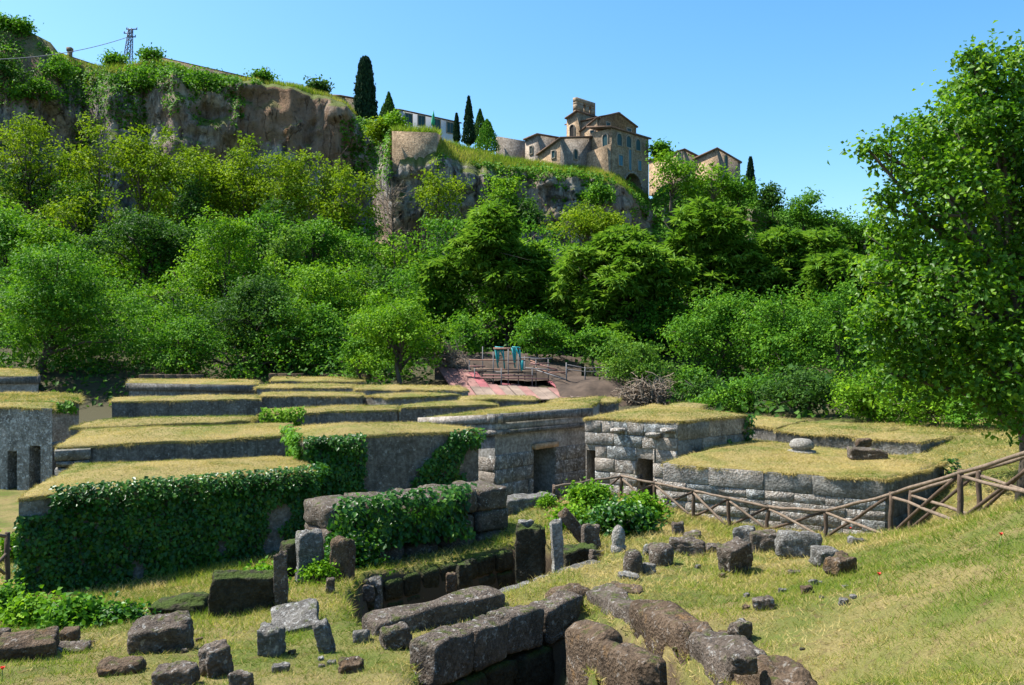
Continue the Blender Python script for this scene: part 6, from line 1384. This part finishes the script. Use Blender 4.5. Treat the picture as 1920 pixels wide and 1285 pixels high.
pp_ = [(1062,680,716,59.5),(1097,688,714,60),(1138,686,716,61),(1180,688,716,62)]
for px, y0, y1, d in pp_:
    mb = MB(); mb.tube([sp(px, y1+10, d), sp(px, y0, d)], 0.05, 5); mbobj('post', mb, M_STEEL, wf)
for f in (0.1, 0.35):
    mb = MB(); mb.tube([sp(px, y0+(y1-y0)*f, d) for px, y0, y1, d in pp_], 0.03, 4); mbobj('wire', mb, M_STEEL, wf)
def mound(name, label, pts, mat, seed, amp=0.35, cat='earth bank'):
    """earth bank swept over rows of points (front to back)"""
    G = np.array(pts); m, n = G.shape[:2]; S, T = np.meshgrid(np.linspace(0, n-1, 26), np.linspace(0, m-1, 16)); i0 = np.minimum(T.astype(int), m-2); j0 = np.minimum(S.astype(int), n-2); fi = (T-i0)[..., None]; fj = (S-j0)[..., None]
    V = (G[i0, j0]*(1-fj)+G[i0, j0+1]*fj)*(1-fi)+(G[i0+1, j0]*(1-fj)+G[i0+1, j0+1]*fj)*fi
    V[..., 2] += amp*fbm(V*0.8, seed, 4); V[..., 1] += amp*fbm(V*0.9+9, seed+1, 3); ix = np.arange(16*26).reshape(16, 26)
    Q = np.stack([ix[:-1, :-1], ix[:-1, 1:], ix[1:, 1:], ix[1:, :-1]], -1).reshape(-1, 4); o = obj(name, V.reshape(-1, 3), [Q], mat, smooth=True, kind='structure', loc=V.reshape(-1, 3).mean(0)); tag(o, label, cat)
mound('earth_bank', 'dark bare earth bank behind the scaffold', [[P(x_, 715, 61.8) for x_ in (815, 880, 950, 1020, 1090)], [P(x_, y_, 65) for x_, y_ in ((815, 676), (880, 672), (950, 674), (1020, 682), (1090, 694))], [P(x_, y_-4, 72) for x_, y_ in ((815, 668), (880, 663), (950, 663), (1020, 668), (1090, 676))]], M_EARTH, 3)
mound('earth_bank', 'crumbling brown earth bank right of the sheet roof', [[P(x_, 768, 54.5) for x_ in (1060, 1100, 1150, 1200, 1250)], [P(x_, y_, 57.5) for x_, y_ in ((1045, 730), (1090, 722), (1140, 716), (1190, 726), (1250, 740))], [P(x_, y_, 62) for x_, y_ in ((1030, 702), (1090, 708), (1140, 706), (1190, 712), (1250, 715))]], M_EARTH, 5)
def brush(label, px, py, w, h, d, n, seed):
    rg = np.random.default_rng(seed); c = P(px, py, d); sx, sz = w*d/F/2, h*d/F/2; mb = MB()
    for k in range(n):
        a = c+rg.normal(size=3)*np.array([sx*0.45, sx*0.3, sz*0.45]); dr = unit(rg.normal(size=3)*np.array([1, 0.7, 0.7])); l = rg.uniform(0.5, 1.4)
        mb.tube([a-dr*l/2, a+rg.normal(size=3)*0.12, a+dr*l/2], [0.035, 0.03, 0.012], 3, False)
    o = mbobj('brushwood_heap', mb, M_TWIG, loc=c-np.array([0, 0, sz])); tag(o, label, 'brushwood', 'brushwood heaps'); o['kind'] = 'stuff'
brush('heap of grey cut branches at the top left corner of the sheet roof', 838, 668, 60, 50, 63.5, 260, 1)
brush('wide heap of grey brushwood at the foot of the right shrubs', 1215, 738, 110, 50, 55.5, 420, 2)
# bank soil patches and bushes between fence and trench
def ivy_bush(label, px, py, w, h, d, seed, mat=L_BRT, n=1600, ls=0.10):
    rg = np.random.default_rng(seed); b = P(px, py, d); r = w/2*d/F; hh_ = h*d/F; ls = min(ls, 0.16*r+0.02); n = int(n*(0.1/ls)**1.3); b[2] = min(b[2], gz(b[0], b[1])+0.1); root = empty('shrub', b, label, 'shrub', 'ivy bushes beside the fence')
    c = b+np.array([0, 0, hh_*0.25]); r *= 0.85; hh_ *= 0.8; p, nn, t, lc, lr = crown_points(c, r, r*0.8, hh_*0.6, ls, n/(6*r*max(hh_, 0.4)), rg, 7)
    p[:, 2] = np.maximum(p[:, 2], b[2]-0.1); V, T = leaves(p, nn, ls*rg.uniform(0.7, 1.4, len(p)), ls*rg.uniform(0.7, 1.1, len(p)), rg, 0.2); obj('foliage', V, [T], mat, root, tint=np.repeat(t, 4))
    mb = MB()
    for k in range(5): e = c+rg.normal(size=3)*np.array([r*0.5, r*0.4, hh_*0.3]); mb.tube([b-np.array([0, 0, 0.1]), (b+e)/2, e], [0.03, 0.02, 0.008], 4)
    mbobj('stems', mb, M_BARK, root)
ivy_bush('bright ivy bush left below the fence in front of the doorway tomb', 1112, 950, 90, 52, 23.0, 1)
ivy_bush('dark ivy bush overhanging the trench end', 1150, 1000, 90, 75, 19.5, 2, L_IVY)
ivy_bush('ivy bush with bright leaves under the broken-facade tomb', 1205, 975, 80, 60, 21.5, 3)
ivy_bush('dense green ivy bush right of the trench end', 1190, 1000, 85, 55, 19.8, 4, L_IVY)
ivy_bush('dark ivy at the left end of the plinth below the big dark-walled tomb', 650, 1010, 130, 75, 17.6, 21, L_IVY, 2600)
ivy_bush('low ivy behind the stele', 1075, 985, 70, 40, 20.5, 5)
ivy_bush('ivy spilling down beside the pale stele', 1030, 1040, 24, 80, 16.6, 6, L_IVY, 700)
ivy_bush('leafy weeds on top of the mossy slab', 500, 1045, 80, 40, 15.2, 7, L_BRT, 900)
ivy_bush('weeds at the foot of the slim pillar', 490, 1140, 70, 70, 14.0, 8, L_MID, 1200)
ivy_bush('leafy weeds at the left foot of the ivy curtain', 60, 1170, 90, 50, 13.6, 9, L_BRT, 1500)
ivy_bush('weeds in front of the ivy curtain beside the large boulder', 150, 1180, 110, 60, 12.6, 10, L_MID, 1800)
ivy_bush('glossy low ivy between the boulder and the ivy curtain', 225, 1180, 90, 45, 12.6, 11, L_IVY, 1500)
ivy_bush('bushy green weeds at the left picture edge', 10, 1140, 60, 70, 14.5, 12, L_MID, 1300)
ivy_bush('bright shrub at the left picture edge beside the front left tomb', 18, 868, 50, 52, 24.5, 13, L_BRT, 1300)
ivy_bush('weeds around the tall upright block', 605, 1080, 60, 26, 14.9, 14, L_BRT, 600)
ivy_bush('tuft of weeds on the long pale slab', 1028, 955, 30, 36, 22.8, 15, L_BRT, 500)
for k, (px, py) in enumerate(((88, 1198), (271, 1200), (3, 1268), (1644, 1089), (1872, 1015), (1592, 1004))):
    b = hit(px, py+12) if k != 5 else P(px, py, 17.5); t_ = b+np.array([0.02, -0.02, 0.13]); rt_ = empty('poppy', b, ('red poppy beside the flat block at the left edge', 'red poppy in front of the large boulder', 'red poppy in the bottom left corner', 'red poppy on the right bank', 'red poppy high on the right bank', 'red marker flower at the foot of the fence')[k], 'flower', 'red flowers')
    mb = MB(); mb.tube([b-np.array([0, 0, 0.03]), t_], 0.006, 4); mbobj('stem', mb, M_STEM, rt_); mb = MB(); n = 8
    ring = [t_+np.array([math.cos(a)*0.024, math.sin(a)*0.024, 0.03+0.01*(j % 2)]) for j, a in enumerate(np.linspace(0, 6.283, n, endpoint=False))]
    mb.add(np.array(ring+[t_]), [], [[j, (j+1) % n, n] for j in range(n)]); mbobj('petals', mb, M_RED, rt_)

# ------------------------------------------------------------------ grass of the lawn
rng = np.random.default_rng(17)
def lawn(name, label, n, xr, yr, lmin, lmax, wid, el, mat, hay, cover=None, seed=0, pw=1.3):
    x = rng.uniform(*xr, n); y = rng.uniform(*yr, n); k = rng.uniform(0, 1, n) < np.minimum(1, (6.5/np.maximum(y, 3))**pw); k &= np.abs(x) < y*0.64+1.2
    x, y = x[k], y[k]
    for C in FOOT:
        sd = poly_sd(x, y, C); ok = sd > 0.02; x, y = x[ok], y[ok]
    for poly, fl, w in PITS:
        sd = poly_sd(x, y, poly); ok = (sd > 0.1) | (rng.uniform(0, 1, len(x)) < 0.12); x, y = x[ok], y[ok]
    q = np.stack([x, y, 0*x], -1); g1 = fbm(q*0.55, 101+seed, 4); g2 = fbm(q*2.4, 103+seed, 3)
    if cover is not None: ok = cover(x, y, g1, g2); x, y, g1, g2 = x[ok], y[ok], g1[ok], g2[ok]
    z = ground_z(x, y)-0.01; m = len(x); sc = np.clip(y/9, 0.75, 2.2)
    D = rand_dir(m, *el, rng); L = rng.uniform(lmin, lmax, m)*sc
    V, T = blades(np.stack([x, y, z], -1), D, L, wid*sc*rng.uniform(0.6, 1.3, m), rng)
    right = sstep(2.5, 6.5, x)*sstep(14, 9, y); left = sstep(-1, -4, x)
    t = np.clip(hay+0.55*g1+0.3*g2-0.42*right-0.16*left+rng.normal(0, 0.2, m), 0, 1)
    o = obj(name, V, [T], mat, tint=np.repeat(t, 3), kind='stuff'); tag(o, label, 'grass')
lawn('mown_lawn', 'short mown grass and hay on the foreground ground', 2600000, (-15, 24), (2.5, 40), 0.04, 0.12, 0.0075, (0, 55), L_HAY, 0.55)
lawn('grass_tufts', 'longer green tufts and weeds on the banks', 650000, (-13, 13), (2.5, 22), 0.05, 0.13, 0.007, (10, 75), L_GRASS, 0.38, cover=lambda x, y, a, b: (a+0.6*b+0.32*sstep(1.5, 4, x)*(y < 13)+0.2*(x < -2)) > 0.3, seed=9)
